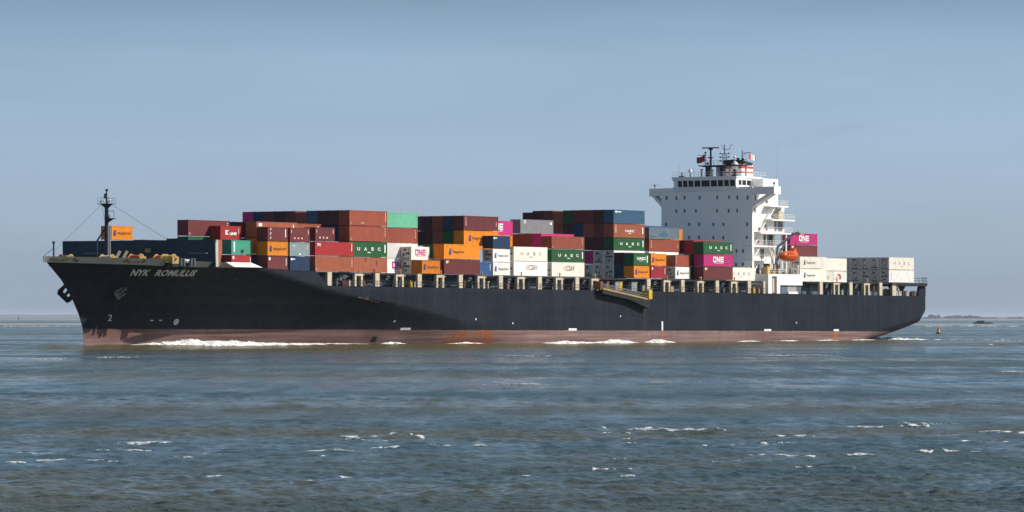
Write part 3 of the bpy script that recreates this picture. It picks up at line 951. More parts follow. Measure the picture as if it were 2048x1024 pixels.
# winches, windlasses and bollards on the forecastle
def winch(s, w, z, drum):
    t = MB()
    t.box(s - 0.9, s + 0.9, w - 1.5, w - 1.2, z, z + 1.25); t.box(s - 0.9, s + 0.9, w + 1.2, w + 1.5, z, z + 1.25)
    t.tube((s, w - 1.9, z + 0.85), (s, w + 1.9, z + 0.85), 0.18, 8)
    t.box(s - 0.7, s + 0.7, w + 1.6, w + 2.3, z, z + 1.1)
    f = t.build("windlass", M_OCHRE, root)
    MB().tube((s, w - 1.15, z + 0.85), (s, w + 1.15, z + 0.85), 0.68, 12).build("drum", drum, f, smooth=40)
    fl = MB()
    for q in (-1.15, 1.1): fl.tube((s, w + q, z + 0.85), (s, w + q + 0.08, z + 0.85), 0.9, 12)
    fl.build("drum_flange", M_OCHRE, f)


for s, w, z, d in [(-58.5, 21.5, 14.95, M_YELLOW), (-56.5, 23.2, 14.95, M_YELLOW), (-52.5, 10.5, 15.0, M_RED), (-49.5, 7.2, 14.95, M_RED), (-50.5, 4.8, 14.95, M_YELLOW), (-57.5, 13.0, 14.9, M_BEIGE)]: winch(s, w, z, d)
for s, w in [(-60.0, 23.5), (-57.0, 18.5), (-55.0, 12.2), (-48.5, 3.4), (-46.6, 2.6)]:
    t = MB()
    for q in (-0.45, 0.45): t.tube((s + q, w, 14.5), (s + q, w, 15.9), 0.28, 8); t.tube((s + q, w, 15.8), (s + q, w, 15.95), 0.36, 8)
    t.build("bollard", M_WHITE if w > 23 else M_STEEL, root, smooth=40)
for s, w in [(-56.2, 12.8), (-55.2, 12.0)]:            # chain stoppers, leaning
    MB().bar((s, w, 14.8), (s + 0.9, w - 0.9, 17.2), 0.35, 0.5).build("chain_stopper", M_BEIGE, root)
# rusty fairleads let into the bulwark, and two folded platforms
for s0, s1 in [(-70.9, -69.4), (-68.9, -67.2), (-66.6, -65.8), (-58.6, -57.0), (-56.6, -55.6), (-55.3, -54.6)]:
    t = MB()
    x = s0
    while x < s1:
        d = random.uniform(0.25, 0.6); zb_ = z_high(x) + random.uniform(0.1, 0.4); zt_ = zb_ + random.uniform(0.25, 0.5)
        q = [skin(x, zb_, 0.07), skin(x + d, zb_, 0.07), skin(x + d, zt_, 0.06), skin(x, zt_, 0.06)]
        t.add(q + [(c[0], c[1] + 0.25, c[2]) for c in q], [(0, 1, 2, 3), (7, 6, 5, 4), (0, 4, 5, 1), (1, 5, 6, 2), (2, 6, 7, 3), (3, 7, 4, 0)])
        x += d + random.uniform(-0.05, 0.25)
    t.build("fairlead", random.choice([M_RUST, M_RUST, M_OCHRE]), bulwark, fix=False)
for s0 in (-46.2, -41.2, -35.9):
    t = MB(); t.grid([[skin(x, z, 0.06) for z in (14.75, 15.1)] for x in (s0, s0 + 0.5, s0 + 1.0)])
    t.build("mooring_port", M_BLACK, bulwark, fix=False)
for s0 in (-51.0, -48.0):
    pnt = skin(s0 + 0.8, 15.0, 0)
    t = MB().box(s0, s0 + 1.7, pnt[1] - 0.55, pnt[1] + 0.9, 15.15, 15.75)
    f = t.build("folding_platform", M_WHITE, root)
    MB().prism([(s0 + 0.1, pnt[1] - 0.5, 15.15), (s0 + 1.6, pnt[1] - 0.5, 15.15), (s0 + 1.1, pnt[1] - 0.2, 13.9), (s0 - 0.3, pnt[1] - 0.2, 13.9)], (0, 0.7, 0)).build("bracket", M_BLACK, f)

# ------------------------------------------------------------------ cargo deck: coaming, hatch covers, stanchions
def zc(s): return lerp(s, [-45, -28, 60, 126, 150, 165, 220], [14.1, 13.98, 13.72, 13.42, 13.4, 13.45, 13.5])


for s0, s1 in ((-12.8, 151.0), (172.0, 209.5)):
    t = MB()
    n = int((s1 - s0) / 13.84)
    for i in range(n + 1):
        a, b = s0 + i * 13.84, min(s0 + (i + 1) * 13.84, s1)
        if b - a < 1: continue
        t.box(a + 0.8, b - 0.8, 2.7, 29.5, deck_z(b) - 0.1, zc(b) - 0.5)
    t.build("hatch_coaming", M_STEEL, root)
BAYS = [-27.6, -13.3, 0.9, 14.6, 28.5, 42.4, 56.4, 70.2, 83.8, 97.6, 111.7, 125.5, 139.2, 171.4, 185.1, 199.0, 213.0]
for s in BAYS:
    if s < -20 or s > 210: continue
    MB().box(s - 0.2, s + 12.4, 0.9, 31.3, zc(s + 6) - 0.42, zc(s + 6) - 0.06).build("hatch_cover", M_BLACK, root)


def stanchion(s, wd=1.35):
    z0, z1 = deck_z(s), zc(s) - 0.08
    MB().box(s - wd / 2, s + wd / 2, 0.25, 0.75, z0, z1).build("stanchion", M_BEIGE, root)


def portal(s):
    z0, z1 = deck_z(s), zc(s) - 0.25
    t = MB()
    t.box(s - 1.3, s - 0.72, 0.25, 0.8, z0, z1 - 0.42); t.box(s + 0.72, s + 1.3, 0.25, 0.8, z0, z1 - 0.42)
    t.box(s - 1.32, s + 1.32, 0.22, 0.83, z1 - 0.42, z1)
    f = t.build("portal_frame", M_BEIGE, root)
    y = MB()
    y.box(s + 0.3, s + 0.5, 0.3, 0.5, z1, z1 + 1.0); y.box(s - 0.5, s + 0.55, 0.3, 0.5, z1 + 0.75, z1 + 0.85)
    y.box(s + 1.3, s + 2.0, 0.3, 0.8, z1 - 0.3, z1 - 0.15)
    y.build("lashing_rail", M_OCHRE, f)
    MB().box(s - 0.55, s + 0.55, 1.6, 1.9, z0, z1 - 0.4).build("access_door", M_BLACK, f)


for s in (-8.6, 6.6, 20.5, 34.4, 48.4, 62.4, 76.2, 103.7, 117.4, 131.6, 145.2, 176.9, 190.6, 204.7): stanchion(s)
stanchion(151.6, 0.9); stanchion(211.2, 1.9)
for s in (0.6, 13.9, 27.4, 41.5, 55.5, 69.5, 82.8, 110.9, 124.6, 138.6, 183.9, 198.0): portal(s)

# handrail along the side deck
hr = MB()
for s in np.arange(-8, 152, 1.6): hr.tube((s, 0.12, deck_z(s)), (s, 0.12, deck_z(s) + 1.05), 0.035, 4)
for s in np.arange(-8, 150, 8.0):
    for q in (0.55, 1.05): hr.tube((s, 0.12, deck_z(s) + q), (s + 8, 0.12, deck_z(s + 8) + q), 0.03, 4)
for s in np.arange(170, 224, 1.6): hr.tube((s, 0.3, deck_z(s)), (s, 0.3, deck_z(s) + 1.05), 0.035, 4)
for q in (0.55, 1.05): hr.tube((170, 0.3, deck_z(170) + q), (224, 0.3, deck_z(224) + q), 0.03, 4)
hr.build("handrail", M_DECK, root)

# fittings in the passage under the cargo: lockers, pipes, drums, ladders
rf = random.Random(21)
pipes = MB()
for q, z in ((2.3, 0.5), (2.45, 1.2), (2.2, 1.75)):
    for s in np.arange(-10, 148, 12.0): pipes.tube((s, q, deck_z(s) + z), (s + 12, q, deck_z(s + 12) + z), 0.11, 5)
pipes.build("deck_pipe", M_STEEL, root)
fit_m = [M_STEEL2, M_STEEL, M_STEEL, M_RUST, M_STEEL2, M_BEIGE]
for k in range(64):
    s = rf.uniform(-8, 149) if k < 46 else rf.uniform(172, 222)
    z = deck_z(s)
    w = rf.uniform(1.2, 2.2)
    kind = rf.choice(["locker", "vent", "ladder", "post"])
    t = MB()
    mm = rf.choice(fit_m)
    if kind == "locker":
        a, h = rf.uniform(0.5, 1.5), rf.uniform(0.7, 1.5)
        t.box(s, s + a, w, w + 0.5, z, z + h); t.box(s - 0.05, s + a + 0.05, w - 0.05, w + 0.55, z + h, z + h + 0.06)
    elif kind == "vent":
        t.tube((s, w, z), (s, w, z + 1.2), 0.2, 8); t.tube((s, w, z + 1.2), (s, w, z + 1.45), 0.36, 8)
    elif kind == "ladder":
        for q in (0, 0.5): t.tube((s + q, w, z), (s + q, w, z + 2.2), 0.05, 4)
        for q in range(7): t.tube((s, w, z + 0.3 * q + 0.2), (s + 0.5, w, z + 0.3 * q + 0.2), 0.04, 4)
    else:
        t.box(s, s + 0.28, w, w + 0.28, z, z + 2.1); t.box(s - 0.3, s + 0.6, w, w + 0.3, z + 1.5, z + 1.75)
    t.build("deck_" + kind, mm, root)
for s, mm, L in [(-3.8, MAT["dmaroon"], 1.9), (-1.6, M_BEIGE, 1.2), (3.0, MAT["maroon"], 0.6), (18.4, M_YELLOW, 0.6), (51.5, MAT["maroon"], 0.6), (113.5, M_OCHRE, 0.9), (148.0, M_YELLOW, 0.8), (150.2, M_OCHRE, 0.7), (26.0, M_STEEL2, 1.1)]:
    z = deck_z(s)
    t = MB().box(s, s + L, 0.9, 1.5, z, z + 1.0)
    t.tube((s + L / 2, 1.2, z + 1.0), (s + L / 2, 1.2, z + 1.35), 0.12, 6)
    t.build("deck_box", mm, root)

# stern: mooring deck under a raised cargo platform
pd = MB()
pd.box(209.8, 227.4, 0.25, 31.9, 12.75, 13.42)
pd.build("poop_deck", M_BLACK, root)
cp = MB()
for y0, y1 in ((0.9, 1.5), (30.7, 31.3)):
    cp = MB()
    cp.prism([(224.0, y0 - 0.06, 10.35), (227.62, y0 - 0.06, 10.35), (227.62, y0 - 0.06, 13.5), (225.4, y0 - 0.06, 13.5), (224.6, y0 - 0.06, 12.4)], (0, y1 - y0, 0))
    cp.build("quarter_plate", M_HULL, root)
sp = MB()
for s in (214.6, 219.4):
    for w in (2.5, 12, 20, 29): sp.prism([(s - 0.3, w, 10.3), (s + 0.3, w, 10.3), (s + 0.5, w, 11.9), (s + 1.6, w, 12.75), (s - 1.6, w, 12.75), (s - 0.5, w, 11.9)], (0, 0.5, 0))
sp.build("deck_support", M_BLACK, root)
for s, w in [(213.8, 1.2), (216.2, 1.6), (217.6, 1.2), (219.6, 1.4), (221.8, 1.2), (223.4, 1.6)]:
    t = MB()
    for q in (-0.4, 0.4): t.tube((s + q, w, 10.4), (s + q, w, 11.5), 0.24, 8); t.tube((s + q, w, 11.45), (s + q, w, 11.6), 0.32, 8)
    t.build("bollard", rf.choice([M_STEEL2, M_RUST, M_WHITE]), root, smooth=40)
winch_z = 10.45
for s, w, d in [(214.5, 5.5, M_STEEL2), (221.0, 6.0, M_DKBLUE)]: winch(s, w, winch_z, d)
hr = MB()
for s in np.arange(225.2, 227.5, 0.7): hr.tube((s, 0.4, 13.4), (s, 0.4, 14.7), 0.05, 4)
for q in (14.0, 14.7): hr.tube((224.8, 0.4, q), (227.4, 0.4, q), 0.045, 4)
for w in np.arange(0.4, 31, 2.0): hr.tube((227.3, w, 13.4), (227.3, w, 14.6), 0.05, 4)
for q in (14.0, 14.6): hr.tube((227.3, 0.4, q), (227.3, 31.6, q), 0.045, 4)
hr.build("handrail", M_BLACK, root)
tw = MB().box(226.9, 227.55, 1.2, 31, 10.3, 11.4)
tw.build("transom_bulwark", M_HULL, root)

# ------------------------------------------------------------------ bridge tower
FS = 155.5
acc = MB()
acc.box(FS, FS + 0.6, 5.5, 28.7, deck_z(FS), 34.05)                       # front screen
acc.box(FS + 0.6, 169.0, 7.6, 26.6, deck_z(160), 24.2)                    # lower storeys, set in from the side
acc.box(FS + 0.6, 169.6, 5.52, 28.68, 24.2, 30.1)                         # upper storeys
acc.box(FS + 0.6, 166.8, 5.52, 28.68, 30.1, 33.95)
tower = acc.build("accommodation_block", M_HOUSE, root)
WIN = [(27.3, 31.89, 1), (24.79, 31.85, 1), (22.66, 31.93, 0), (18.83, 31.86, 0), (14.36, 31.79, 0), (11.36, 31.81, 0), (9.24, 31.71, 1), (6.68, 31.67, 1),
       (24.81, 29.0, 0), (22.71, 28.98, 0), (19.8, 28.94, 0), (14.38, 28.9, 0), (11.46, 28.86, 0), (9.29, 28.83, 0),
       (27.45, 26.09, 0), (21.5, 26.02, 0), (18.96, 25.99, 0), (15.35, 25.94, 0), (12.79, 25.91, 0), (6.8, 25.84, 0),
       (21.52, 23.13, 0), (18.97, 23.1, 0), (15.36, 23.02, 0), (12.83, 22.99, 0), (6.89, 22.97, 0), (9.47, 20.03, 0), (7.82, 20.02, 0), (9.6, 17.03, 0), (7.87, 17.08, 0)]
for w, z, tall in WIN:
    h = 0.46 if tall else 0.38
    t = MB()
    for a in ((w - 0.29, w - 0.23, z - h - 0.06, z + h + 0.06), (w + 0.23, w + 0.29, z - h - 0.06, z + h + 0.06), (w - 0.23, w + 0.23, z + h, z + h + 0.06), (w - 0.23, w + 0.23, z - h - 0.06, z - h)):
        t.box(FS - 0.05, FS + 0.02, *a)
    f = t.build("window", M_HOUSE, tower)
    MB().box(FS - 0.02, FS + 0.02, w - 0.23, w + 0.23, z - h, z + h).build("pane", M_GLASS, f)
# dark openings and doors on the port side
for s0, s1, z0, z1 in [(165.2, 166.1, 24.5, 26.7), (166.6, 168.8, 24.5, 26.7), (160.6, 161.6, 25.3, 25.9), (161.4, 162.2, 30.5, 32.4), (163.8, 164.7, 27.3, 28.6), (156.6, 157.2, 31.0, 32.4), (156.4, 156.9, 28.4, 29.3)]:
    MB().box(s0, s1, 5.46, 5.54, z0, z1).build("side_window" if z1 - z0 < 1.4 else "door", M_GLASS, tower)
for s0, s1, z0, z1 in [(164.0, 164.9, 21.5, 23.7), (165.6, 168.0, 21.5, 23.7), (160.0, 161.0, 22.3, 22.9), (158.0, 159.2, 18.5, 20.4), (162.6, 164.2, 18.5, 20.6), (160.5, 161.3, 15.2, 17.2), (164.0, 166.8, 15.0, 17.4)]:
    MB().box(s0, s1, 7.54, 7.62, z0, z1).build("side_window" if z1 - z0 < 1.4 else "door", M_GLASS, tower)
# platforms with rails, storey by storey
for s0, s1, w0, w1, z in [(160.6, 168.6, 3.9, 5.6, 30.05), (161.0, 171.2, 3.7, 5.6, 27.05), (157.6, 172.0, 4.6, 7.7, 24.15), (FS - 0.1, 168.4, 5.5, 7.65, 21.25), (FS - 0.1, 164.5, 5.4, 7.65, 18.25)]:
    t = MB().box(s0, s1, w0, w1, z - 0.34, z)
    f = t.build("platform", M_WHITE, tower)
    r = MB()
    n = max(3, int((s1 - s0) / 1.5))
    for k in range(n + 1):
        x = s0 + 0.05 + (s1 - s0 - 0.1) * k / n
        r.tube((x, w0 + 0.06, z), (x, w0 + 0.06, z + 1.1), 0.035, 4)
    for q in (0.4, 0.75, 1.1): r.tube((s0, w0 + 0.06, z + q), (s1, w0 + 0.06, z + q), 0.035, 4); r.tube((s1 - 0.06, w0, z + q), (s1 - 0.06, w1, z + q), 0.035, 4)
    r.build("handrail", M_WHITE, f)
# stairs zigzagging down the recess
for k, (za, zb, sa, sb, w) in enumerate([(24.0, 21.25, 160.0, 156.8, 5.9), (21.0, 18.25, 159.8, 156.7, 6.0), (18.1, 14.95, 159.8, 156.6, 6.0), (29.9, 27.05, 163.5, 160.6, 4.3), (26.9, 24.15, 161.0, 157.8, 5.0)]):
    t = MB()
    for q in (0, 0.75): t.bar((sa, w + q, za), (sb, w + q, zb), 0.08, 0.32)
    for i in range(9):
        u = (i + 0.5) / 9
        t.box(sa + (sb - sa) * u - 0.14, sa + (sb - sa) * u + 0.14, w, w + 0.75, za + (zb - za) * u - 0.03, za + (zb - za) * u + 0.03)
    t.bar((sa, w, za + 1.0), (sb, w, zb + 1.0), 0.06, 0.06)
    t.build("stair", M_WHITE, tower)
MB().box(165.2, 167.6, 4.4, 5.4, 27.06, 28.9).tube((166.4, 4.9, 28.9), (166.4, 4.9, 29.3), 0.3, 8).build("equipment_locker", M_BEIGE, tower)
for s, z, w in ((161.4, 24.6, 5.4), (161.4, 21.7, 7.4), (158.2, 24.5, 5.4)): MB().box(s, s + 0.5, w - 0.1, w + 0.15, z, z + 0.7).build("fire_box", M_RED, tower)
for s, w in ((169.2, 5.9), (169.2, 4.8)): MB().box(s, s + 0.3, w, w + 0.3, 10.8, 24.0).build("support_post", M_WHITE, tower)

# wings and their braces
for y0, y1, sg in ((0.2, 5.5, 1), (28.7, 32.0, -1)):
    t = MB()
    t.box(FS + 0.3, FS + 3.2, y0, y1, 32.35, 32.6)
    t.box(FS + 0.3, FS + 0.42, y0, y1, 32.6, 34.02); t.box(FS + 3.08, FS + 3.2, y0, y1, 32.6, 33.9)
    e = y0 if sg > 0 else y1 - 0.12
    t.box(FS + 0.42, FS + 3.08, e, e + 0.12, 32.6, 34.02)
    f = t.build("bridge_wing", M_HOUSE, root)
    ya, yb = (0.9, 5.5) if sg > 0 else (31.4, 28.7)
    m_ = yb + (ya - yb) * 0.35
    MB().prism([(FS + 0.35, ya, 32.34), (FS + 0.35, ya + (yb - ya) * 0.28, 32.34), (FS + 0.35, yb, 30.6), (FS + 0.35, yb, 29.7)], (2.2, 0, 0)).build("brace", M_HOUSE, f)
    yc = y0 + 0.7 if sg > 0 else y1 - 0.7
    MB().tube((FS + 1.5, yc, 34.0), (FS + 1.5, yc, 34.6), 0.1, 6).ball((FS + 1.5, yc, 34.75), 0.28, 8, 5).build("searchlight", M_STEEL, f)
    q = MB()
    for k in range(4): q.tube((FS + 0.4, y0 + 0.2 + (y1 - y0 - 0.4) * k / 3, 34.0), (FS + 0.4, y0 + 0.2 + (y1 - y0 - 0.4) * k / 3, 34.9), 0.03, 4)
    q.tube((FS + 0.4, y0 + 0.2, 34.9), (FS + 0.4, y1 - 0.2, 34.9), 0.03, 4); q.tube((FS + 3.1, y0 + 0.2, 34.9), (FS + 3.1, y1 - 0.2, 34.9), 0.03, 4)
    q.build("handrail", M_WHITE, f)

# wheelhouse with raked windows
wf = FS - 0.45
wh = MB()
wh.box(wf + 0.3, 165.6, 9.25, 25.4, 33.96, 36.15)
wh.prism([(wf, 9.2, 34.2), (wf, 25.5, 34.2), (wf + 0.25, 25.5, 33.35), (wf + 0.25, 9.2, 33.35)], (0.55, 0, 0))
wh.box(wf - 0.35, 166.0, 9.0, 25.6, 36.15, 36.42)
wh.prism([(wf - 0.22, 9.2, 36.15), (wf - 0.22, 25.5, 36.15), (wf - 0.14, 25.5, 35.6), (wf - 0.14, 9.2, 35.6)], (0.5, 0, 0))
wheel = wh.build("wheelhouse", M_HOUSE, root)
edges = [24.3, 23.0, 21.6, 20.1, 18.3, 15.9, 14.1, 12.5, 11.05, 9.5]
for k in range(9):
    a, b = edges[k] - 0.22, edges[k + 1] + 0.08
    f = MB().prism([(wf + 0.02, b, 34.28), (wf + 0.02, a, 34.28), (wf - 0.12, a, 35.58), (wf - 0.12, b, 35.58)], (0.3, 0, 0)).build("bridge_window", M_GLASS, wheel)
for w in edges: MB().prism([(wf - 0.02, w - 0.2, 34.2), (wf - 0.02, w + 0.06, 34.2), (wf - 0.17, w + 0.06, 35.62), (wf - 0.17, w - 0.2, 35.62)], (0.4, 0, 0)).build("window_mullion", M_HOUSE, wheel)
for s0, s1 in ((156.0, 157.2), (157.6, 159.2), (159.6, 161.2)): MB().box(s0, s1, 9.18, 9.3, 34.5, 35.6).build("bridge_window", M_GLASS, wheel)
MB().box(161.8, 168.4, 6.4, 9.2, 34.0, 36.0).build("chart_room", M_HOUSE, wheel)
r = MB()
for w in np.arange(9.2, 25.6, 1.63): r.tube((wf, w, 36.4), (wf, w, 37.4), 0.035, 4)
for q in (36.9, 37.4): r.tube((wf, 9.2, q), (wf, 25.5, q), 0.03, 4); r.tube((wf, 9.1, q), (168, 9.1, q), 0.03, 4)
for s in np.arange(156, 168.5, 1.6): r.tube((s, 9.1, 36.4), (s, 9.1, 37.4), 0.035, 4)
r.build("handrail", M_WHITE, wheel)

# radar mast
rm = MB()
MS = 158.2
rm.box(MS - 0.4, MS + 0.6, 17.7, 18.75, 36.4, 38.7)
rm.box(MS - 0.5, MS + 0.7, 14.2, 15.95, 36.4, 38.7)
rm.prism([(MS - 0.9, 20.3, 39.0), (MS - 0.9, 7.6, 39.0), (MS - 0.9, 7.6, 38.75), (MS - 0.9, 18.9, 38.6), (MS - 0.9, 20.3, 38.85)], (1.9, 0, 0))
radar = rm.build("radar_mast", M_MAST, root)
t = MB(); t.tube((MS, 17.6, 39.0), (MS, 17.6, 42.6), 0.26, 8, 0.2); t.box(MS - 0.3, MS + 0.3, 17.2, 18.0, 42.4, 42.7); t.box(MS - 0.4, MS + 0.4, 17.1, 18.2, 40.6, 40.8)
f = t.build("scanner_post", M_MAST, radar)
MB().box(MS - 0.18, MS + 0.18, 15.5, 19.8, 42.72, 42.98).build("radar_scanner", M_STEEL, f)
t = MB()
for y in (13.75, 14.5):
    for s in (MS - 0.3, MS + 0.4): t.tube((s, y, 39), (s, y, 41.6), 0.07, 4)
t.tube((MS, 14.1, 41.5), (MS, 14.1, 43.5), 0.09, 5)
for z in (39.8, 40.6, 41.4):
    t.box(MS - 0.35, MS + 0.45, 13.5, 14.9, z, z + 0.08)
    for y in (13.0, 15.2): t.box(MS - 0.1, MS + 0.1, min(y, 14), max(y, 14.2), z, z + 0.08); t.ball((MS, y, z + 0.15), 0.2, 6, 4)
t.tube((MS, 14.1, 42.3), (MS, 12.8, 42.5), 0.06, 4); t.tube((MS, 12.8, 42.4), (MS, 12.6, 43.3), 0.06, 4); t.tube((MS, 14.1, 42.2), (MS, 14.9, 43.4), 0.06, 4); t.tube((MS, 12.6, 43.3), (MS, 12.0, 43.45), 0.05, 4)
t.build("lattice_top", M_MAST, radar)
t = MB().box(MS - 0.5, MS + 0.5, 11.5, 13.5, 39.0, 40.1); t.build("equipment_box", M_MAST, radar)
t = MB(); t.tube((MS, 9.6, 39), (MS, 9.6, 42.1), 0.14, 6, 0.08); t.tube((MS, 9.6, 41.5), (MS, 7.4, 41.65), 0.06, 4); t.tube((MS, 9.6, 40.9), (MS, 8.5, 41.55), 0.05, 4); t.ball((MS, 9.5, 40.2), 0.28, 6, 4); t.ball((MS, 9.2, 39.4), 0.28, 6, 4)
t.build("signal_post", M_MAST, radar)
t = MB(); t.tube((MS, 18.9, 39), (MS, 18.9, 42.0), 0.09, 6, 0.07); t.tube((MS, 18.9, 41.2), (MS, 21.0, 41.3), 0.05, 4); t.ball((MS, 18.95, 41.8), 0.25, 6, 4); t.ball((MS, 19.3, 41.3), 0.2, 6, 4); t.ball((MS, 18.4, 39.4), 0.3, 6, 4)
t.build("signal_post", M_MAST, radar)
t = MB()
for w in np.arange(8, 20, 1.2): t.tube((MS - 0.8, w, 39), (MS - 0.8, w, 40), 0.035, 4)
for q in (39.5, 40.0): t.tube((MS - 0.8, 8, q), (MS - 0.8, 20, q), 0.03, 4)
t.build("handrail", M_MAST, radar)
t = MB()
for k in range(5): t.box(MS - 0.56, MS - 0.5, 15.0, 15.85, 36.6 + 0.42 * k, 36.75 + 0.42 * k)
t.build("ladder", M_WHITE, radar)
t = MB().tube((MS, 11.5, 36.4), (MS, 11.5, 38.1), 0.3, 8); t.box(MS - 0.4, MS + 0.4, 10.9, 12.1, 36.4, 36.8)
f = t.build("satellite_dome", M_MAST, root)
MB().ball((MS, 11.5, 38.85), 0.82, 14, 8, (1, 1, 1.1)).build("radome", M_WHITE, f, smooth=60)
MB().ball((MS, 11.5, 40.7), 0.3, 8, 6).tube((MS, 11.5, 39.5), (MS, 11.5, 40.7), 0.07, 5).build("radome", M_WHITE, f, smooth=60)
t = MB().tube((MS - 1, 22.3, 36.4), (MS - 1, 22.3, 37.4), 0.12, 6)
f = t.build("satellite_dome", M_STEEL, root)
MB().ball((MS - 1, 22.3, 37.75), 0.42, 12, 8, (1, 1, 1.25)).build("radome", M_WHITE, f, smooth=60)
MB().tube((MS - 1, 24.4, 36.4), (MS - 1, 24.4, 37.0), 0.2, 6).ball((MS - 1, 24.4, 37.3), 0.25, 8, 5).box(MS - 1.4, MS - 0.6, 23.7, 25.1, 36.4, 36.75).build("magnetic_compass", M_STEEL, root)
t = MB()
for w, h in ((24.9, 39.4), (21.0, 38.6)): t.tube((MS - 1.5, w, 36.4), (MS - 1.5, w, h), 0.03, 4)
t.build("whip_aerial", M_STEEL2, root)
MB().tube((168.0, 6.6, 36.0), (168.0, 6.6, 43.5), 0.014, 4).build("whip_aerial", M_STEEL2, root)
for w, s, hh in ((19.6, 157.6, 1.5), (16.8, 157.4, 1.4), (13.2, 160.5, 2.4), (10.6, 161.5, 2.3), (12.4, 157.6, 1.6)):
    MB().tube((s, w, 36.4), (s, w, 36.4 + hh), 0.2, 8).tube((s, w, 36.4 + hh), (s, w, 36.7 + hh), 0.34, 8).build("vent_pipe", M_STEEL2 if s > 160 else M_BEIGE, root, smooth=40)

# funnel
M_FUN_W, M_FUN_R, M_FUN_K = paint("funnel_white", (0.78, 0.77, 0.75), 0.5, dirt_amt=0.25), paint("funnel_red", (0.55, 0.045, 0.035), 0.5), paint("funnel_black", (0.02, 0.021, 0.024), 0.6)
fu = MB()
zz = [34.0, 36.0, 36.25, 36.55, 37.2, 37.45, 37.85, 38.45, 39.0, 39.45]
cols = [0, 1, 0, 0, 0, 1, 0, 1, 0]
for k in range(9):
    fu.mi = cols[k]
    fu.box(165.0, 170.0, 13.7, 18.4, zz[k], zz[k + 1])
fu.mi = 2
fu.prism([(165.0, 13.7, 39.45), (170.0, 13.7, 39.45), (170.0, 13.7, 39.75), (165.0, 13.7, 40.35)], (0, 4.7, 0))
funnel = fu.build("funnel", [M_FUN_W, M_FUN_R, M_FUN_K], root, fix=False)
for w, h in ((14.8, 40.7), (16.0, 40.9), (17.3, 40.6)): MB().tube((167.4, w, 39.9), (167.4, w, h), 0.35, 8).build("exhaust_pipe", M_FUN_K, funnel, smooth=40)
MB().box(165.3, 169.4, 13.45, 13.69, 36.3, 36.42).build("funnel_walkway", M_WHITE, funnel)

# white deckhouse at the rail under the tower
dh = MB()
z0, z1 = deck_z(160), 14.95
dh.box(153.1, 168.2, 0.9, 7.6, z0, z1)
dh.box(153.1, 154.7, 0.15, 0.9, z0, z1); dh.box(156.9, 158.3, 0.15, 0.9, z0, z1); dh.box(154.7, 156.9, 0.15, 0.9, 14.45, z1); dh.box(158.3, 168.2, 0.15, 0.9, 12.55, z1)
dh.box(162.0, 166.2, 0.15, 0.9, z0, z0 + 0.45)
dhouse = dh.build("deckhouse", M_WHITE, root)
MB().box(155.0, 155.5, 0.6, 0.89, z0 + 0.2, 14.3).build("door", M_DKBLUE, dhouse)
MB().box(155.7, 156.6, 0.6, 0.89, z0 + 0.2, 14.3).build("door", M_BEIGE, dhouse)
MB().box(158.4, 159.3, 0.55, 0.89, z0, 13.2).build("door", M_DKBLUE, dhouse)
MB().box(162.0, 166.2, 0.5, 0.89, z0 + 0.45, 12.55).build("shutter", M_STEEL2, dhouse)
MB().box(159.4, 161.9, 0.5, 0.89, z0, 12.5).build("shutter", M_STEEL, dhouse)
MB().box(166.3, 168.15, 0.5, 0.89, z0, 12.5).build("shutter", M_STEEL, dhouse)
r = MB()
for s in np.arange(153.2, 168.2, 1.5): r.tube((s, 0.3, z1), (s, 0.3, z1 + 1.0), 0.035, 4)
for q in (0.5, 1.0): r.tube((153.2, 0.3, z1 + q), (161, 0.3, z1 + q), 0.03, 4)
r.build("handrail", M_WHITE, dhouse)
for k in range(26):
    s, w = rf.uniform(153.6, 169.5), rf.uniform(0.9, 6.6)
    t = MB(); h = rf.uniform(0.6, 2.6)
    if k % 3 == 0: t.tube((s, w, z1), (s, w, z1 + h), 0.16, 6); t.ball((s, w, z1 + h), 0.3, 6, 4)
    elif k % 3 == 1: t.box(s, s + rf.uniform(0.4, 1.1), w, w + 0.6, z1, z1 + h * 0.6)
    else: t.bar((s, w, z1), (s + rf.uniform(-1, 1.0), w - 0.3, z1 + h), 0.18, 0.18)
    t.build("deck_fitting", rf.choice([M_WHITE, M_BEIGE, M_STEEL2, M_RUST, M_STEEL, M_OCHRE]), root)
MB().box(154.6, 155.6, 1.2, 1.8, z1, z1 + 1.5).tube((155.1, 1.5, z1 + 1.5), (155.1, 1.5, z1 + 1.9), 0.2, 6).build("deck_locker", M_YELLOW, root)
# white pipework and posts between deckhouse and boat
t = MB()
for s in (160.6, 162.4, 164.6, 166.6, 168.4): t.tube((s, 2.6, z1), (s, 2.6, 17.4), 0.14, 6)
for s in (159.6, 161.4): t.bar((s, 2.0, z1), (s + 1.2, 4.4, 21.0), 0.22, 0.3)
t.build("support_post", M_BEIGE, root)

# davit for the lifeboat
dv = MB()
dv.bar((158.6, 2.4, 15.2), (162.4, 2.2, 20.2), 0.28, 0.45)
dv.bar((162.4, 2.2, 20.2), (162.4, 1.4, 21.6), 0.25, 0.35)
dv.bar((165.0, 4.6, 21.0), (167.4, 1.9, 24.0), 0.35, 0.55)
dv.bar((167.3, 2.0, 23.9), (168.0, 0.9, 24.25), 0.3, 0.35)
dv.bar((165.0, 4.6, 21.1), (165.0, 5.4, 15.0), 0.3, 0.4)
davit = dv.build("davit", M_STEEL2, root)
MB().box(167.2, 168.6, 0.1, 1.4, 23.6, 24.1).build("davit_head", M_OCHRE, davit)

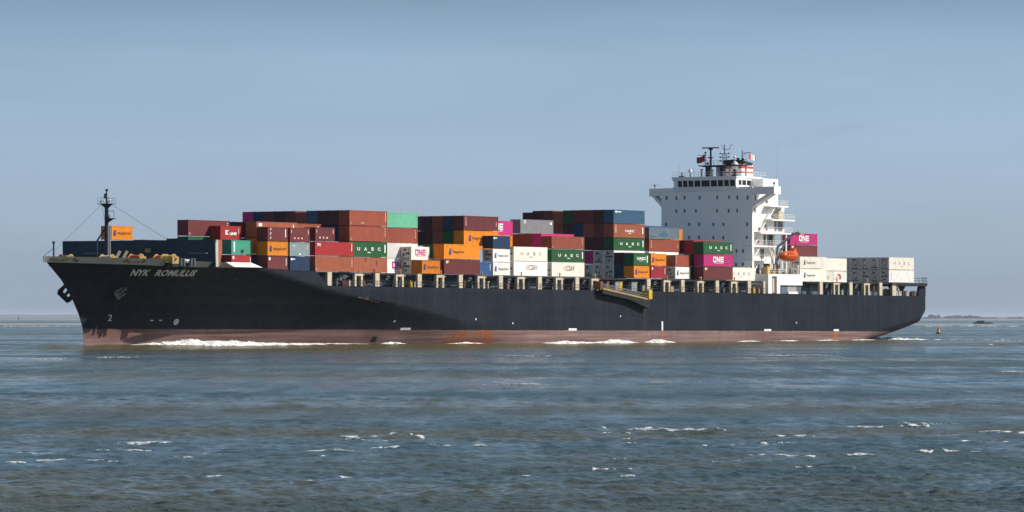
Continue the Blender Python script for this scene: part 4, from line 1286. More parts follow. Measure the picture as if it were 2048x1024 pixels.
# ------------------------------------------------------------------ lifeboat: hangs in the davit
lb = empty("lifeboat", W(164.3, 1.4, 17.6), AL)
tag(lb, "orange enclosed lifeboat hanging in davits beside the white bridge tower", "lifeboat")
P = []
for i in range(21):
    x = -3.8 + 7.6 * i / 20
    t = abs(x) / 3.8
    bw_ = 1.25 * (1 - t ** 3.2) ** 0.7 + 0.03
    zk = 0.15 + 0.75 * t ** 3
    top = 1.35 + 0.12 * t * t
    P.append([(x, bw_ * math.sin(a) * 1.0, zk + (top - zk) * (1 - math.cos(a))) for a in np.linspace(-math.pi / 2, math.pi / 2, 11)])
MB().grid(P).build("hull", M_ORANGE, lb, smooth=50)
P = []
for i in range(21):
    x = -3.6 + 7.2 * i / 20
    t = abs(x) / 3.6
    bw_ = 1.15 * (1 - t ** 3) ** 0.6 + 0.02
    hh = (1.25 if x > 0.6 else 0.95) * (1 - t ** 4) ** 0.6
    P.append([(x, bw_ * math.cos(a), 1.4 + hh * max(0, math.sin(a)) ** 0.7) for a in np.linspace(0, math.pi, 11)])
MB().grid(P).build("canopy", M_ORANGE, lb, smooth=50)
MB().box(1.2, 2.6, -0.6, 0.6, 2.3, 3.0).build("steering_cupola", M_ORANGE, lb)
t = MB()
for x in (-2.2, -1.2, -0.2): t.box(x, x + 0.45, -1.17, -1.05, 1.75, 2.0)
t.build("porthole", M_GLASS, lb)
t = MB()
for x in (-3.0, 3.0): t.tube((x, 0, 2.1), (x, 0, 5.2), 0.06, 4)
t.build("fall_wire", M_STEEL, lb)

# ------------------------------------------------------------------ stowed gangway over the side
gw = empty("gangway", W(92.0, -0.6, 10.2), AL)
tag(gw, "long yellow edged gangway stowed slanting against the black hull amidships", "gangway")
ga, gb = Vector((-8.6, 0, 1.15)), Vector((9.6, 0, -1.0))
t = MB()
for y in (-0.65, 0.25): t.bar(ga + Vector((0, y, 0)), gb + Vector((0, y, 0)), 0.14, 0.3)
t.build("side_beam", M_OCHRE, gw)
t = MB(); t.bar(ga + Vector((0, -0.2, -0.5)), gb + Vector((0, -0.2, -0.5)), 0.9, 0.9)
t.bar(ga + Vector((7, -0.2, -0.9)), gb + Vector((0, -0.2, -1.5)), 0.8, 0.8)  # extra black depth below the frame stands in for the gangway's shadow
t.build("underframe_shadow", M_BLACK, gw)
t = MB()
for k in range(16):
    p = ga + (gb - ga) * (k / 15)
    for y in (-0.65, 0.25): t.tube(p + Vector((0, y, 0)), p + Vector((0, y, 1.0)), 0.045, 4)
for y in (-0.65, 0.25):
    for q in (0.5, 1.0): t.tube(ga + Vector((0, y, q)), gb + Vector((0, y, q)), 0.045, 4)
t.build("handrail", M_STEEL2, gw)
t = MB()
for k in range(46):
    p = ga + (gb - ga) * ((k + 0.5) / 46)
    t.box(p.x - 0.13, p.x + 0.13, p.y - 0.6, p.y + 0.2, p.z + 0.02, p.z + 0.07)
t.build("tread", M_STEEL, gw)
MB().box(8.9, 10.2, -0.9, 0.4, -0.9, 1.0).build("lower_platform", M_YELLOW, gw)
MB().box(-9.2, -8.2, -0.5, 0.6, 0.9, 2.6).build("upper_platform", M_RUST, gw)
for s, L, mm in ((91.2, 1.6, M_STEEL2), (92.9, 1.0, M_YELLOW), (97.5, 2.1, M_STEEL2), (87.8, 0.9, M_RUST)):
    MB().box(s, s + L, 0.6, 1.3, deck_z(s), deck_z(s) + 1.75).box(s - 0.1, s + L + 0.1, 0.5, 1.4, deck_z(s) + 1.75, deck_z(s) + 1.85).build("gangway_winch", mm, root)

# ------------------------------------------------------------------ flags, held by halyards on the mast
def flag(name, s, w0, w1, z0, z1, bands, label, aft=False):
    f = MB()
    n = 18
    for k in range(n):
        f.mi = bands[int(k / n * len(bands))]
        t0, t1 = k / n, (k + 1) / n
        q = []
        for t in (t0, t1):
            y = w0 + (w1 - w0) * t
            x = s + 0.22 * math.sin(t * 7.0)
            dz = -0.25 * t + 0.14 * math.sin(t * 6.2 + 0.6)
            q.append(((s + abs(w1 - w0) * 1.6 * t, w0 + (x - s), z0 + dz), (s + abs(w1 - w0) * 1.6 * t, w0 + (x - s), z1 + dz)) if aft else ((x, y, z0 + dz), (x, y, z1 + dz)))
        f.add([q[0][0], q[1][0], q[1][1], q[0][1], *[tuple(Vector(v_) + Vector((0, 0.02, 0) if aft else (0.02, 0, 0))) for v_ in (q[0][0], q[1][0], q[1][1], q[0][1])]],
              [(0, 1, 2, 3), (7, 6, 5, 4)])
    o = f.build(name, [M_FL_R, M_FL_W, M_FL_G], None, fix=False)
    o.location = (SHIP_X, SHIP_Y, 0); o.rotation_euler = (0, 0, AL)
    tag(o, label, "flag")


M_FL_R, M_FL_W, M_FL_G = paint("flag_red", (0.55, 0.02, 0.06), 0.8), paint("flag_white", (0.8, 0.8, 0.8), 0.8), paint("flag_dark_green", (0.03, 0.07, 0.05), 0.8)
flag("flag", 158.4, 8.0, 6.0, 40.15, 41.35, [0, 1, 0], "red white and red flag flying above the funnel top", True)
flag("flag", 158.2, 19.1, 21.3, 39.75, 41.1, [0, 0, 2], "dark red flag with dark green fly end on the radar mast")

# ------------------------------------------------------------------ containers
CW = 2.438
BODY = {}


def body_mesh(L, H, reefer, color):
    key = (L, H, reefer, color)
    if key in BODY: return BODY[key]
    b = MB()
    x0, x1, y0, y1 = -L / 2, L / 2, -CW / 2, CW / 2
    P_ = 0.16
    for x in (x0, x1 - P_):
        for y in (y0, y1 - P_): b.box(x, x + P_, y, y + P_, 0, H)
    for y in (y0 + 0.002, y1 - 0.10 - 0.002):
        b.box(x0 + P_, x1 - P_, y, y + 0.10, 0.075, 0.20); b.box(x0 + P_, x1 - P_, y, y + 0.10, H - 0.13, H - 0.035)
    for x in (x0 + 0.002, x1 - 0.102):
        b.box(x, x + 0.10, y0 + P_, y1 - P_, 0.075, 0.20); b.box(x, x + 0.10, y0 + P_, y1 - P_, H - 0.13, H - 0.035)
    b.box(x0 + 0.11, x1 - 0.11, y0 + 0.11, y1 - 0.11, 0.14, 0.21)
    b.box(x0 + 0.11, x1 - 0.11, y0 + 0.11, y1 - 0.11, H - 0.10, H - 0.042)

    def panel(fn, length, depth, pitch):
        n = max(1, int(length / pitch)); pw = length / n
        prof = []
        for k in range(n):
            prof += [(k * pw, 0), ((k + 0.25) * pw, 0), ((k + 0.5) * pw, depth), ((k + 0.75) * pw, depth)]
        prof.append((length, 0))
        b.grid([[fn(a, d, z) for z in (0.17, H - 0.10)] for a, d in prof])
    dp, pt = (0.008, 0.6) if reefer else (0.036, 0.28)
    rc = 0.004 if reefer else 0.02
    panel(lambda a, d, z: (x0 + P_ + a, y0 + rc + d, z), L - 2 * P_, dp, pt)
    panel(lambda a, d, z: (x0 + P_ + a, y1 - rc - d, z), L - 2 * P_, dp, pt)
    if not reefer:
        panel(lambda a, d, z: (x0 + 0.02 + d, y0 + P_ + a, z), CW - 2 * P_, 0.045, 0.25)
    panel(lambda a, d, z: (x1 - 0.02 - d, y0 + P_ + a, z), CW - 2 * P_, 0.02, 0.5)
    BODY[key] = b.build("shipping_container", MAT[color], fix=False, data=True)
    BODY[key].validate()
    return BODY[key]


PART = {}


def part_mesh(key, make):
    if key not in PART: PART[key] = make()
    return PART[key]


def reefer_unit(L, H, style):
    x = -L / 2
    b = MB()
    b.mi = 0
    b.box(x + 0.02, x + 0.30, -CW / 2 + 0.16, CW / 2 - 0.16, 0.17, H - 0.12)
    b.mi = 1
    if style == 0:
        b.box(x, x + 0.1, -0.85, 0.85, 0.38, 0.58); b.box(x, x + 0.1, -0.30, 0.15, 0.75, 1.1)
    elif style == 1:
        b.box(x, x + 0.1, -0.9, 0.75, 1.35, 1.6); b.box(x, x + 0.1, -0.2, 0.3, 0.5, 0.8)
    elif style == 2:
        b.box(x, x + 0.1, -0.75, 0.8, 0.3, 0.5); b.box(x, x + 0.1, -0.25, 0.15, 0.95, 1.25)
    else:
        b.box(x, x + 0.1, -0.85, 0.1, 1.15, 1.4); b.box(x, x + 0.1, 0.3, 0.7, 0.85, 1.2); b.box(x, x + 0.1, -0.8, 0.7, 0.3, 0.42)
    for y in (-0.62, -0.2, 0.46, 0.72): b.box(x + 0.005, x + 0.1, y - 0.035, y + 0.035, 0.22, H - 0.2)
    b.mi = 0
    for y in (-0.98, 0.98): b.box(x - 0.01, x + 0.05, y - 0.05, y + 0.05, 0.17, H - 0.15)
    me = b.build("refrigeration_unit", [M_REEFER, M_GRILLE], data=True)
    return me


def fan_mesh(L, H):
    b = MB()
    b.tube((-L / 2 - 0.015, 0.25, H - 0.62), (-L / 2 + 0.05, 0.25, H - 0.62), 0.24, 12)
    return b.build("fan", M_GRILLE, data=True)


def door_mesh(L, H, color):
    b = MB()
    x = -L / 2
    for a, c in ((-CW / 2 + 0.17, -0.02), (0.02, CW / 2 - 0.17)):
        b.box(x - 0.006, x + 0.03, a, c, 0.2, H - 0.14)
    for y in (-0.85, -0.35, 0.35, 0.85):
        b.tube((x - 0.03, y, 0.12), (x - 0.03, y, H - 0.08), 0.03, 5)
        b.box(x - 0.06, x - 0.02, y - 0.03, y + 0.25, 1.1, 1.18)
    return b.build("door", MAT[color], data=True)


def spec_mesh(key, L, H):
    """lettering of one kind on the port side: list of (mesh name, mesh)"""
    y = -CW / 2 - 0.012
    out = []

    def F(a, b): return (-L / 2 + a * L, y, b * H)

    def rect(mb, a0, a1, b0, b1): mb.add([F(a0, b0), F(a1, b0), F(a1, b1), F(a0, b1)], [(0, 1, 2, 3)])

    def T(mb, s, a, b, w, h, **kw): put_text(mb, lambda p, q: F(p, q), s, a, b, w, h, **kw)

    def done(mb, mat, name="lettering"):
        if mb.v: out.append(mb.build(name, mat, fix=False, data=True))
    if key in ("hl_o", "hl_w"):
        a = MB()
        k = 0.115 if L < 8 else 0.06
        a0 = 0.09 if L < 8 else 0.14

        def para(p0, p1, q0, q1): a.add([F(a0 + p0 * k + q0 * k * 0.25, 0.30 + q0 * 0.40), F(a0 + p1 * k + q0 * k * 0.25, 0.30 + q0 * 0.40), F(a0 + p1 * k + q1 * k * 0.25, 0.30 + q1 * 0.40), F(a0 + p0 * k + q1 * k * 0.25, 0.30 + q1 * 0.40)], [(0, 1, 2, 3)])
        para(0.0, 0.42, 0.0, 0.62); para(0.05, 0.38, 0.62, 1.0); para(0.5, 1.05, 0.0, 0.28); para(0.5, 0.86, 0.28, 1.0); para(0.42, 0.5, 0.4, 0.6)
        done(a, M_BLUELOGO, "logo")
        t = MB()
        T(t, "Hapag-Lloyd", a0 + k * 1.75, 0.36, 0.60 if L < 8 else 0.32, 0.24, bold=0.015)
        done(t, M_BRTXT if key == "hl_o" else M_DKTXT)
    elif key in ("uasc", "uasc_w", "uasc_s"):
        t = MB()
        xs = (0.20, 0.385, 0.57, 0.745)
        for ch, x in zip("UASC", xs): T(t, ch, x, 0.42, 0.075, 0.22, bold=0.03)
        rect(t, 0.47, 0.56, 0.27, 0.31); rect(t, 0.49, 0.53, 0.315, 0.335)
        done(t, M_GREYTXT if key == "uasc_w" else M_WTXT)
        if key == "uasc":
            t = MB(); rect(t, 0.925, 0.955, 0.30, 0.82); done(t, M_WTXT, "code_panel")
    elif key == "uasc20":
        t = MB(); T(t, "UASC", 0.2, 0.46, 0.58, 0.24, bold=0.045); rect(t, 0.35, 0.62, 0.36, 0.39); done(t, M_WTXT)
        t = MB(); rect(t, 0.84, 0.90, 0.24, 0.82); done(t, M_WTXT, "code_panel")
    elif key == "text_s":
        t = MB(); T(t, "UASC", 0.36, 0.42, 0.30, 0.16, bold=0.03); rect(t, 0.46, 0.56, 0.31, 0.35); done(t, M_WTXT)
        t = MB(); rect(t, 0.92, 0.95, 0.30, 0.78); rect(t, 0.06, 0.075, 0.35, 0.9); done(t, M_WTXT, "code_panel")
    elif key in ("one_w20", "one_p", "one_w", "one_pe"):
        t = MB()
        a, w = {"one_w20": (0.22, 0.58), "one_p": (0.32, 0.36), "one_w": (0.30, 0.38), "one_pe": (0.37, 0.34)}[key]
        lw, gap = w * 0.30, w * 0.05
        st, hz_, b0_, b1_ = w * 0.075, 0.10, 0.34, 0.80
        x = a
        rect(t, x, x + st, b0_, b1_); rect(t, x + lw - st, x + lw, b0_, b1_); rect(t, x + st, x + lw - st, b0_, b0_ + hz_); rect(t, x + st, x + lw - st, b1_ - hz_, b1_)
        x = a + lw + gap
        rect(t, x, x + st, b0_, b1_); rect(t, x + lw - st, x + lw, b0_, b1_)
        t.add([F(x + st, b1_), F(x + st, b1_ - 0.16), F(x + lw - st, b0_), F(x + lw - st, b0_ + 0.16)], [(0, 1, 2, 3)])
        x = a + 2 * (lw + gap)
        rect(t, x, x + st, b0_, b1_)
        for q in (b0_, (b0_ + b1_ - hz_) / 2, b1_ - hz_): rect(t, x + st, x + lw, q, q + hz_)
        rect(t, a + 0.04, a + w - 0.02, 0.25, 0.275)
        done(t, M_MAG if "w" in key else M_WTXT)
    elif key == "csav":
        t = MB(); T(t, "CSAV", 0.44, 0.40, 0.27, 0.38, bold=0.01, shear=0.25); done(t, M_DKTXT)
        t = MB()
        for q in range(3): t.add([F(0.34 + 0.03 * q, 0.42), F(0.36 + 0.03 * q, 0.42), F(0.39 + 0.03 * q, 0.76), F(0.37 + 0.03 * q, 0.76)], [(0, 1, 2, 3)])
        done(t, M_PINKTXT, "logo")
    elif key == "kline":
        t = MB(); T(t, "K", 0.24, 0.36, 0.15, 0.32, bold=0.06); T(t, "LINE", 0.44, 0.36, 0.34, 0.19, bold=0.05); rect(t, 0.22, 0.40, 0.64, 0.69); done(t, M_WTXT)
        t = MB()
        for q in range(4): rect(t, 0.87, 0.90, 0.48 + 0.1 * q, 0.54 + 0.1 * q)
        done(t, M_WTXT, "code_panel")
    elif key == "tealbar":
        t = MB(); rect(t, 0.10, 0.165, 0.18, 0.88); done(t, M_WTXT, "code_panel")
        t = MB()
        t.add([F(0.53 + 0.075 * math.cos(2 * math.pi * i / 9), 0.22 + 0.13 * math.sin(2 * math.pi * i / 9) * (1 + 0.2 * (i % 2))) for i in range(9)], [tuple(range(9))]); done(t, M_GRILLE, "scuff")
    elif key == "marks3":
        t = MB()
        for q in (0.16, 0.46, 0.76):
            t.add([F(0.11, q), F(0.14, q), F(0.17, q + 0.16), F(0.14, q + 0.16)], [(0, 1, 2, 3)])
        rect(t, 0.86, 0.90, 0.3, 0.85); done(t, M_WTXT)
    elif key == "sud":
        t = MB(); T(t, "SÜD", 0.08, 0.3, 0.62, 0.30); done(t, M_GREYTXT)
    elif key == "redlogo":
        t = MB(); rect(t, 0.30, 0.52, 0.62, 0.76); rect(t, 0.43, 0.56, 0.30, 0.62); rect(t, 0.22, 0.28, 0.3, 0.5); done(t, M_RED, "logo")
    elif key == "bluetop":
        t = MB(); rect(t, 0.04, 0.13, 0.74, 0.88); T(t, "Bomb", 0.13, 0.76, 0.2, 0.1, bold=0.02) if False else None; rect(t, 0.15, 0.25, 0.78, 0.85); done(t, M_WTXT)
    elif key == "corner":
        t = MB(); rect(t, 0.05, 0.13, 0.70, 0.90); rect(t, 0.90, 0.925, 0.35, 0.85); done(t, M_WTXT)
    elif key == "corner_multi":
        t = MB(); rect(t, 0.05, 0.085, 0.72, 0.9); done(t, M_WTXT)
        t = MB(); rect(t, 0.095, 0.13, 0.76, 0.92); done(t, M_YELLOW, "logo")
    elif key == "tn":
        t = MB(); T(t, "7N", 0.05, 0.66, 0.085, 0.22, bold=0.04); rect(t, 0.93, 0.945, 0.35, 0.9); done(t, M_WTXT)
    elif key == "greylogo":
        t = MB(); rect(t, 0.10, 0.16, 0.72, 0.93); rect(t, 0.90, 0.95, 0.66, 0.85); done(t, M_WTXT)
        t = MB(); rect(t, 0.12, 0.15, 0.76, 0.88); done(t, M_BLUELOGO, "logo")
    elif key == "bluewords":
        t = MB(); rect(t, 0.05, 0.10, 0.78, 0.92); T(t, "Bluewave", 0.11, 0.8, 0.14, 0.1) if False else rect(t, 0.11, 0.24, 0.81, 0.88); done(t, M_WTXT)
    elif key == "slatebox":
        t = MB(); rect(t, 0.36, 0.62, 0.28, 0.50); rect(t, 0.46, 0.56, 0.50, 0.70); rect(t, 0.06, 0.22, 0.18, 0.28); done(t, MAT["bluegrey"], "faded_patch")
    elif key == "greysmall":
        t = MB(); rect(t, 0.16, 0.26, 0.72, 0.78); rect(t, 0.46, 0.53, 0.10, 0.22); rect(t, 0.88, 0.90, 0.5, 0.8); done(t, M_WTXT)
    elif key == "dots":
        t = MB(); rect(t, 0.05, 0.08, 0.62, 0.82); rect(t, 0.90, 0.93, 0.55, 0.85)
        for q in (0.2, 0.38, 0.56): rect(t, q, q + 0.07, 0.2, 0.32)
        done(t, M_PINKTXT)
    elif key == "stained":
        t = MB(); rect(t, 0.42, 0.45, 0.72, 0.98); rect(t, 0.71, 0.73, 0.45, 0.8); rect(t, 0.62, 0.68, 0.02, 0.26); done(t, MAT["maroon"], "rust_stain")
    elif key == "codes":
        t = MB()
        for q in (0.35, 0.5, 0.65, 0.8): rect(t, 0.93, 0.95, q, q + 0.08)
        rect(t, 0.03, 0.045, 0.08, 0.22); done(t, M_PINKTXT)
    elif key == "yel":
        t = MB(); rect(t, 0.30, 0.38, 0.12, 0.26); rect(t, 0.02, 0.05, 0.1, 0.25); done(t, M_OCHRE, "faded_patch")
        t = MB(); rect(t, 0.945, 0.96, 0.3, 0.9); done(t, M_PINKTXT)
    elif key == "vcode":
        t = MB()
        for q in (0.2, 0.35, 0.5, 0.65, 0.8): rect(t, 0.09, 0.115, q, q + 0.07)
        done(t, M_GREYTXT)
    elif key == "bar_lr":
        t = MB(); rect(t, 0.055, 0.07, 0.3, 0.92); rect(t, 0.93, 0.945, 0.3, 0.6); done(t, M_PINKTXT)
    return out


rc_ = random.Random(4)
NAMES = {}


def container(s, r, z, L, H, color, label, side=None, end="auto", reefer=False):
    nm_ = "reefer_container" if reefer else "shipping_container"
    o = link(nm_, body_mesh(L, H, reefer, color))
    o.name = nm_
    w = 0.1 + 2.5 * r + CW / 2
    o.location = W(s + L / 2 + rc_.uniform(-0.03, 0.03), w + rc_.uniform(-0.02, 0.02), z)
    o.rotation_euler = (0, 0, AL + rc_.uniform(-0.0006, 0.0006))
    tag(o, label, "container", "containers stacked on the ship's deck")
    if reefer:
        k = rc_.randrange(4)
        u = link("refrigeration_unit", part_mesh(("unit", L, H, k), lambda: reefer_unit(L, H, k)), o)
        link("fan", part_mesh(("fan", L, H), lambda: fan_mesh(L, H)), u)
    elif end == "door" or (end == "auto" and rc_.random() < 0.45):
        link("door", part_mesh(("door", L, H, color), lambda: door_mesh(L, H, color)), o)
    if side:
        for me in part_mesh(("side", side, L, H), lambda: spec_mesh(side, L, H)):
            link(me.name.split(".")[0], me, o)
    return o


S20, S40, ST, HC = 6.058, 12.192, 2.591, 2.896
G = 0.02
ORD = ["outermost", "second", "third", "fourth", "fifth", "sixth", "seventh", "eighth", "ninth", "tenth", "eleventh"]
# bow, first block (right behind the dark blue breakwater)
B = -41.4
container(B + 6.15, 1, 14.15, S20, ST, "red", "red twenty foot container under the teal one behind the white side plate", "corner")
container(B + 6.15, 1, 16.78, S20, ST, "teal", "teal twenty foot container with white bar, on a red one behind the breakwater", "tealbar")
container(B + 6.15, 2, 19.38, S20, ST, "red", "bright red container with white lettering, just above the teal one near the bow", "kline")
container(B, 3, 20.05, S40, HC, "maroon", "long dull maroon container standing on a green one behind the breakwater", "codes", "plain")
container(B, 3, 17.1, S40, HC, "green", "green container under the foremost long maroon one, half hidden by the breakwater", None, "plain")
container(B, 4, 16.75, S40, HC, "dmaroon", "dark maroon container peeping over the breakwater, just left of the foremost long container")
container(B + 5.0, 5, 17.0, S20, ST, "crimson", "crimson container of which only the top shows over the breakwater")
container(B, 7, 16.8, S40, ST + 0.1, "dmaroon", "dark maroon container peeping over the breakwater right of the lone orange one")
container(B, 10, 19.5, S20, ST, "orange", "lone orange container with blue logo, high on its own behind the foremast", "hl_o", "plain")
# second block
B = -27.8
T20 = "twenty foot container"
container(B, 0, 14.0, S20, ST, "maroon", "maroon twenty foot container at the foot of the foremost outer stack", "corner")
container(B, 0, 16.62, S20, ST, "orange", "orange container with blue logo between two maroon ones in the foremost outer stack", "hl_o", "plain")
container(B, 0, 19.24, S20, ST, "maroon", "maroon container with three white marks, topmost of the foremost outer stack", "marks3")
container(B + 6.75, 0, 13.98, S20, ST, "navy", "dark blue container at the foot of the outer stack under a pale grey one", "bluetop")
container(B + 6.75, 0, 16.6, S20, ST, "lightgrey", "pale grey green container on a dark blue one in the second outer stack", "greysmall")
container(B + 6.75, 0, 19.22, S20, ST, "maroon", "maroon container on top of the pale grey green one", "dots")
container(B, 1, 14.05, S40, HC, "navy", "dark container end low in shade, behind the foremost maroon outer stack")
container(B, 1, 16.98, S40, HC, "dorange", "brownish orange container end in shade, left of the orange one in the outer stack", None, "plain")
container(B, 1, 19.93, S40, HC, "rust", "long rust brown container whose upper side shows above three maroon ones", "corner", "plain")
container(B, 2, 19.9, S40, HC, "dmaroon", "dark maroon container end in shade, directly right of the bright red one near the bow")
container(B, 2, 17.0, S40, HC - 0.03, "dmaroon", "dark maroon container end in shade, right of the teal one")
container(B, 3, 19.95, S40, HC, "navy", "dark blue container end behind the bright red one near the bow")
# third block
B = -13.3
container(B, 0, 13.9, S40, HC, "rust", "long rust orange container at deck level under the long red one", "codes", "plain")
container(B, 0, 16.83, S40, ST, "red", "long red container with white corner mark, on a rust orange one", "tn")
container(B, 0, 19.45, S20, ST, "maroon", "small maroon container standing on the long red one", "dots")
container(B, 3, 20.0, S40, HC, "rust", "rust orange container whose top edge shows just above the small maroon ones", "corner", "plain")
# fourth block
B = 0.9
z = 13.88
container(B, 1, z, S40, HC, "rust", "rust orange container with brown stains, under the green one left of the white ones", "stained"); z += HC + G
container(B, 1, z, S40, HC, "green", "green container with spaced white lettering beside the long red one", "uasc"); z += HC + G
container(B, 1, z, S40, HC, "brown", "brown container resting on the green lettered one beside the long red one", "codes"); z += HC + G
ztop = z
container(B, 1, z, S40, HC, "brown", "brown container with yellow patch, topmost, left of the mint green one", "yel")
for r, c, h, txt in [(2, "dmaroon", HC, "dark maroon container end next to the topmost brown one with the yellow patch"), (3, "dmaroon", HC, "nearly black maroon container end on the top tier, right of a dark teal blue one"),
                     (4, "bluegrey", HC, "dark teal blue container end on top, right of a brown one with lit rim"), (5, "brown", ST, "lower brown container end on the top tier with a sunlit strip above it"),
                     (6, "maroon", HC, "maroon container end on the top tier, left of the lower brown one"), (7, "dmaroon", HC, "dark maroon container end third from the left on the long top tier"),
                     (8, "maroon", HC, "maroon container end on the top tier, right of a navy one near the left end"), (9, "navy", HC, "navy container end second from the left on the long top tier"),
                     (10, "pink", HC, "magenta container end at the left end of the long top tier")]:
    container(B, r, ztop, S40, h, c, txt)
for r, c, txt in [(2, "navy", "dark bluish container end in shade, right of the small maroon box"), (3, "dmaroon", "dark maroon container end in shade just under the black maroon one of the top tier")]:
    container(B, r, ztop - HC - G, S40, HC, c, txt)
# fifth block
B = 14.6
z = 13.85
container(B, 2, z, S40, HC, "white", "white container with magenta lettering partly in shadow, at deck level", "one_w", "plain"); z += HC + G
container(B, 2, z, S40, HC, "white", "plain white container above the magenta lettered one at deck level", None, "plain"); z += HC + G
container(B, 2, z, S40, HC, "brown", "brown container between the mint green one and the white one", "codes"); z += HC + G
container(B, 2, z, S40, HC, "mint", "mint green container on the top tier", None, "plain")
container(B + 6.5, 0, 13.8, S20, ST, "dorange", "dull orange container with blue logo below the white one with magenta letters", "hl_o", "plain")
container(B + 6.4, 1, 13.8, S20, ST, "white", "white refrigerated container in shade left of the dull orange one", None, reefer=True)
container(B + 6.4, 1, 16.42, S20, ST, "white", "short white refrigerated container with large magenta lettering", "one_w20", reefer=True)
# sixth block
B = 28.5
container(B, 0, 13.78, S40, HC, "maroon", "long maroon container with a small white and yellow mark under a long orange one", "corner_multi")
container(B, 0, 16.7, S40, HC, "orange", "long orange container with blue logo on the maroon one with the white and yellow mark", "hl_o", "plain")
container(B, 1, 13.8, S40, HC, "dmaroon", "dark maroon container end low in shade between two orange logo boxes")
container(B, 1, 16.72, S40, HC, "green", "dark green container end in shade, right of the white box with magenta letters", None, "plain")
# seventh block
B = 42.6
zt = [13.75 + (HC + G) * k for k in range(4)]
container(B, 2, zt[3], S40, HC, "maroon", "maroon container on the top tier left of a bright pink one", "bar_lr")
container(B, 2, zt[2], S40, HC, "orange", "orange container with blue logo directly under the top maroon one left of the pink one", "hl_o", "plain")
for r, cs in [(3, (("navy", "navy blue container end on the top tier left of a maroon side"), ("green", "dark green container end under the navy blue one"))),
              (4, (("brown", "brown container end on the top tier left of the navy blue one"), ("brown", "brown container end under another brown one, left of the dark green one"))),
              (5, (("dmaroon", "dark maroon container end on the top tier, left of the brown and navy ones"), ("dmaroon", "dark maroon container end in the second tier down, left of the brown one"))),
              (6, (("maroon", "maroon container end on the top tier directly right of the mint green side"), ("dmaroon", "dark maroon container end directly right of the brown side below the mint green one")))]:
    for k, (c, txt) in enumerate(cs): container(B, r, zt[3 - k], S40, HC, c, txt)
container(B, 1, 13.75, S20, ST, "blue", "bright blue container at deck level beside the stacked white logo boxes", "corner")
z = 13.75
container(B + 6.5, 1, z, S20, ST, "white", "lower of two short white containers with blue logo under a navy one", "hl_w", reefer=True); z += ST + G
container(B + 6.5, 1, z, S20, ST, "white", "upper of two short white containers with blue logo, right under the navy one", "hl_w", reefer=True); z += ST + G
container(B + 6.5, 1, z, S20, ST, "navy", "navy container on top of two short white ones with blue logo", "bluetop")
# eighth block
B = 56.5
container(B, 1, 13.72, S40, HC, "white", "white container with dark slanted lettering, the left one of two at deck level", "csav", reefer=True)
container(B, 1, 13.72 + HC + G, S40, HC, "cream", "white container with spaced grey letters above the left slanted lettered one", "uasc_w", reefer=True)
container(B - 1.2, 4, 21.95, S40, HC, "pink", "bright pink container with white letters half hidden behind the top maroon one", "one_pe")
container(B - 1.2, 4, 19.03, S40, HC, "orange", "orange container directly under the half hidden bright pink one", None, "plain")
# ninth block
B = 70.3
container(B, 1, 13.7, S40, HC, "cream", "cream container with dark slanted lettering, the right one of two at deck level", "csav", reefer=True)
container(B, 1, 16.62, S40, ST, "green", "green container with spaced white letters between a brown one and a cream one", "uasc", "plain")
container(B, 1, 19.24, S40, ST, "brown", "brown container on the green lettered one amidships, right of the cream lettered one", "codes")
container(B, 2, 19.5, S40, HC, "pink", "magenta container end in shade under the long grey container", None, "plain")
container(B, 3, 19.45, S40, HC, "brown", "brown container end right under the long grey container, left of the magenta one")
container(B, 4, 19.45, S40, HC, "brown", "brown container end under the front of the long grey container")
container(B, 4, 22.4, S40, HC, "grey", "long grey container with small white logo on top of brown and magenta ends", "greylogo", "plain")
# tenth block: the tallest stack, just ahead of the tower's left half
B = 97.8
z0_ = 13.62
container(B - 0.2, 0, z0_, S20, ST - 0.05, "orange", "orange container with blue logo at deck level right of the gangway, under a green one", "hl_o", "plain")
container(B - 0.2, 0, z0_ + ST, S20, ST - 0.1, "green", "short green container with bold white lettering on an orange one at the rail", "uasc20", "plain")
container(B + 6.5, 0, z0_, S20, ST - 0.05, "crimson", "crimson container with white corner mark under a short orange one", "corner")
container(B + 6.5, 0, z0_ + ST, S20, ST - 0.05, "orange", "short orange container with blue logo on the crimson one", "hl_o", "plain")
container(B, 1, z0_, S40, HC, "navy", "navy container end low in shade, left of the orange one near the gangway")
container(B, 1, z0_ + HC, S40, ST - 0.2, "dmaroon", "dark maroon container end in shade, left of the short green one")
z = 13.65
zs = [z, z + HC, z + HC + 2.85, z + HC + 2.85 + ST, z + HC * 2 + 2.85 + ST]
container(B, 2, zs[0], S40, HC, "white", "white refrigerated container end low in the tall stack, next to the navy end", None, reefer=True)
container(B, 2, zs[1], S40, 2.83, "white", "white refrigerated container under the green lettered one in the tall stack", None, reefer=True)
container(B, 2, zs[2], S40, ST, "green", "green container with spaced white letters in the middle of the tall stack", "uasc", "plain")
container(B, 2, zs[3], S40, HC, "rust", "orange brown container with small white lettering under the top blue one", "text_s")
container(B, 2, zs[4], S40, HC, "bluegrey", "blue container with small white lettering, topmost of the tall stack", "bluewords")
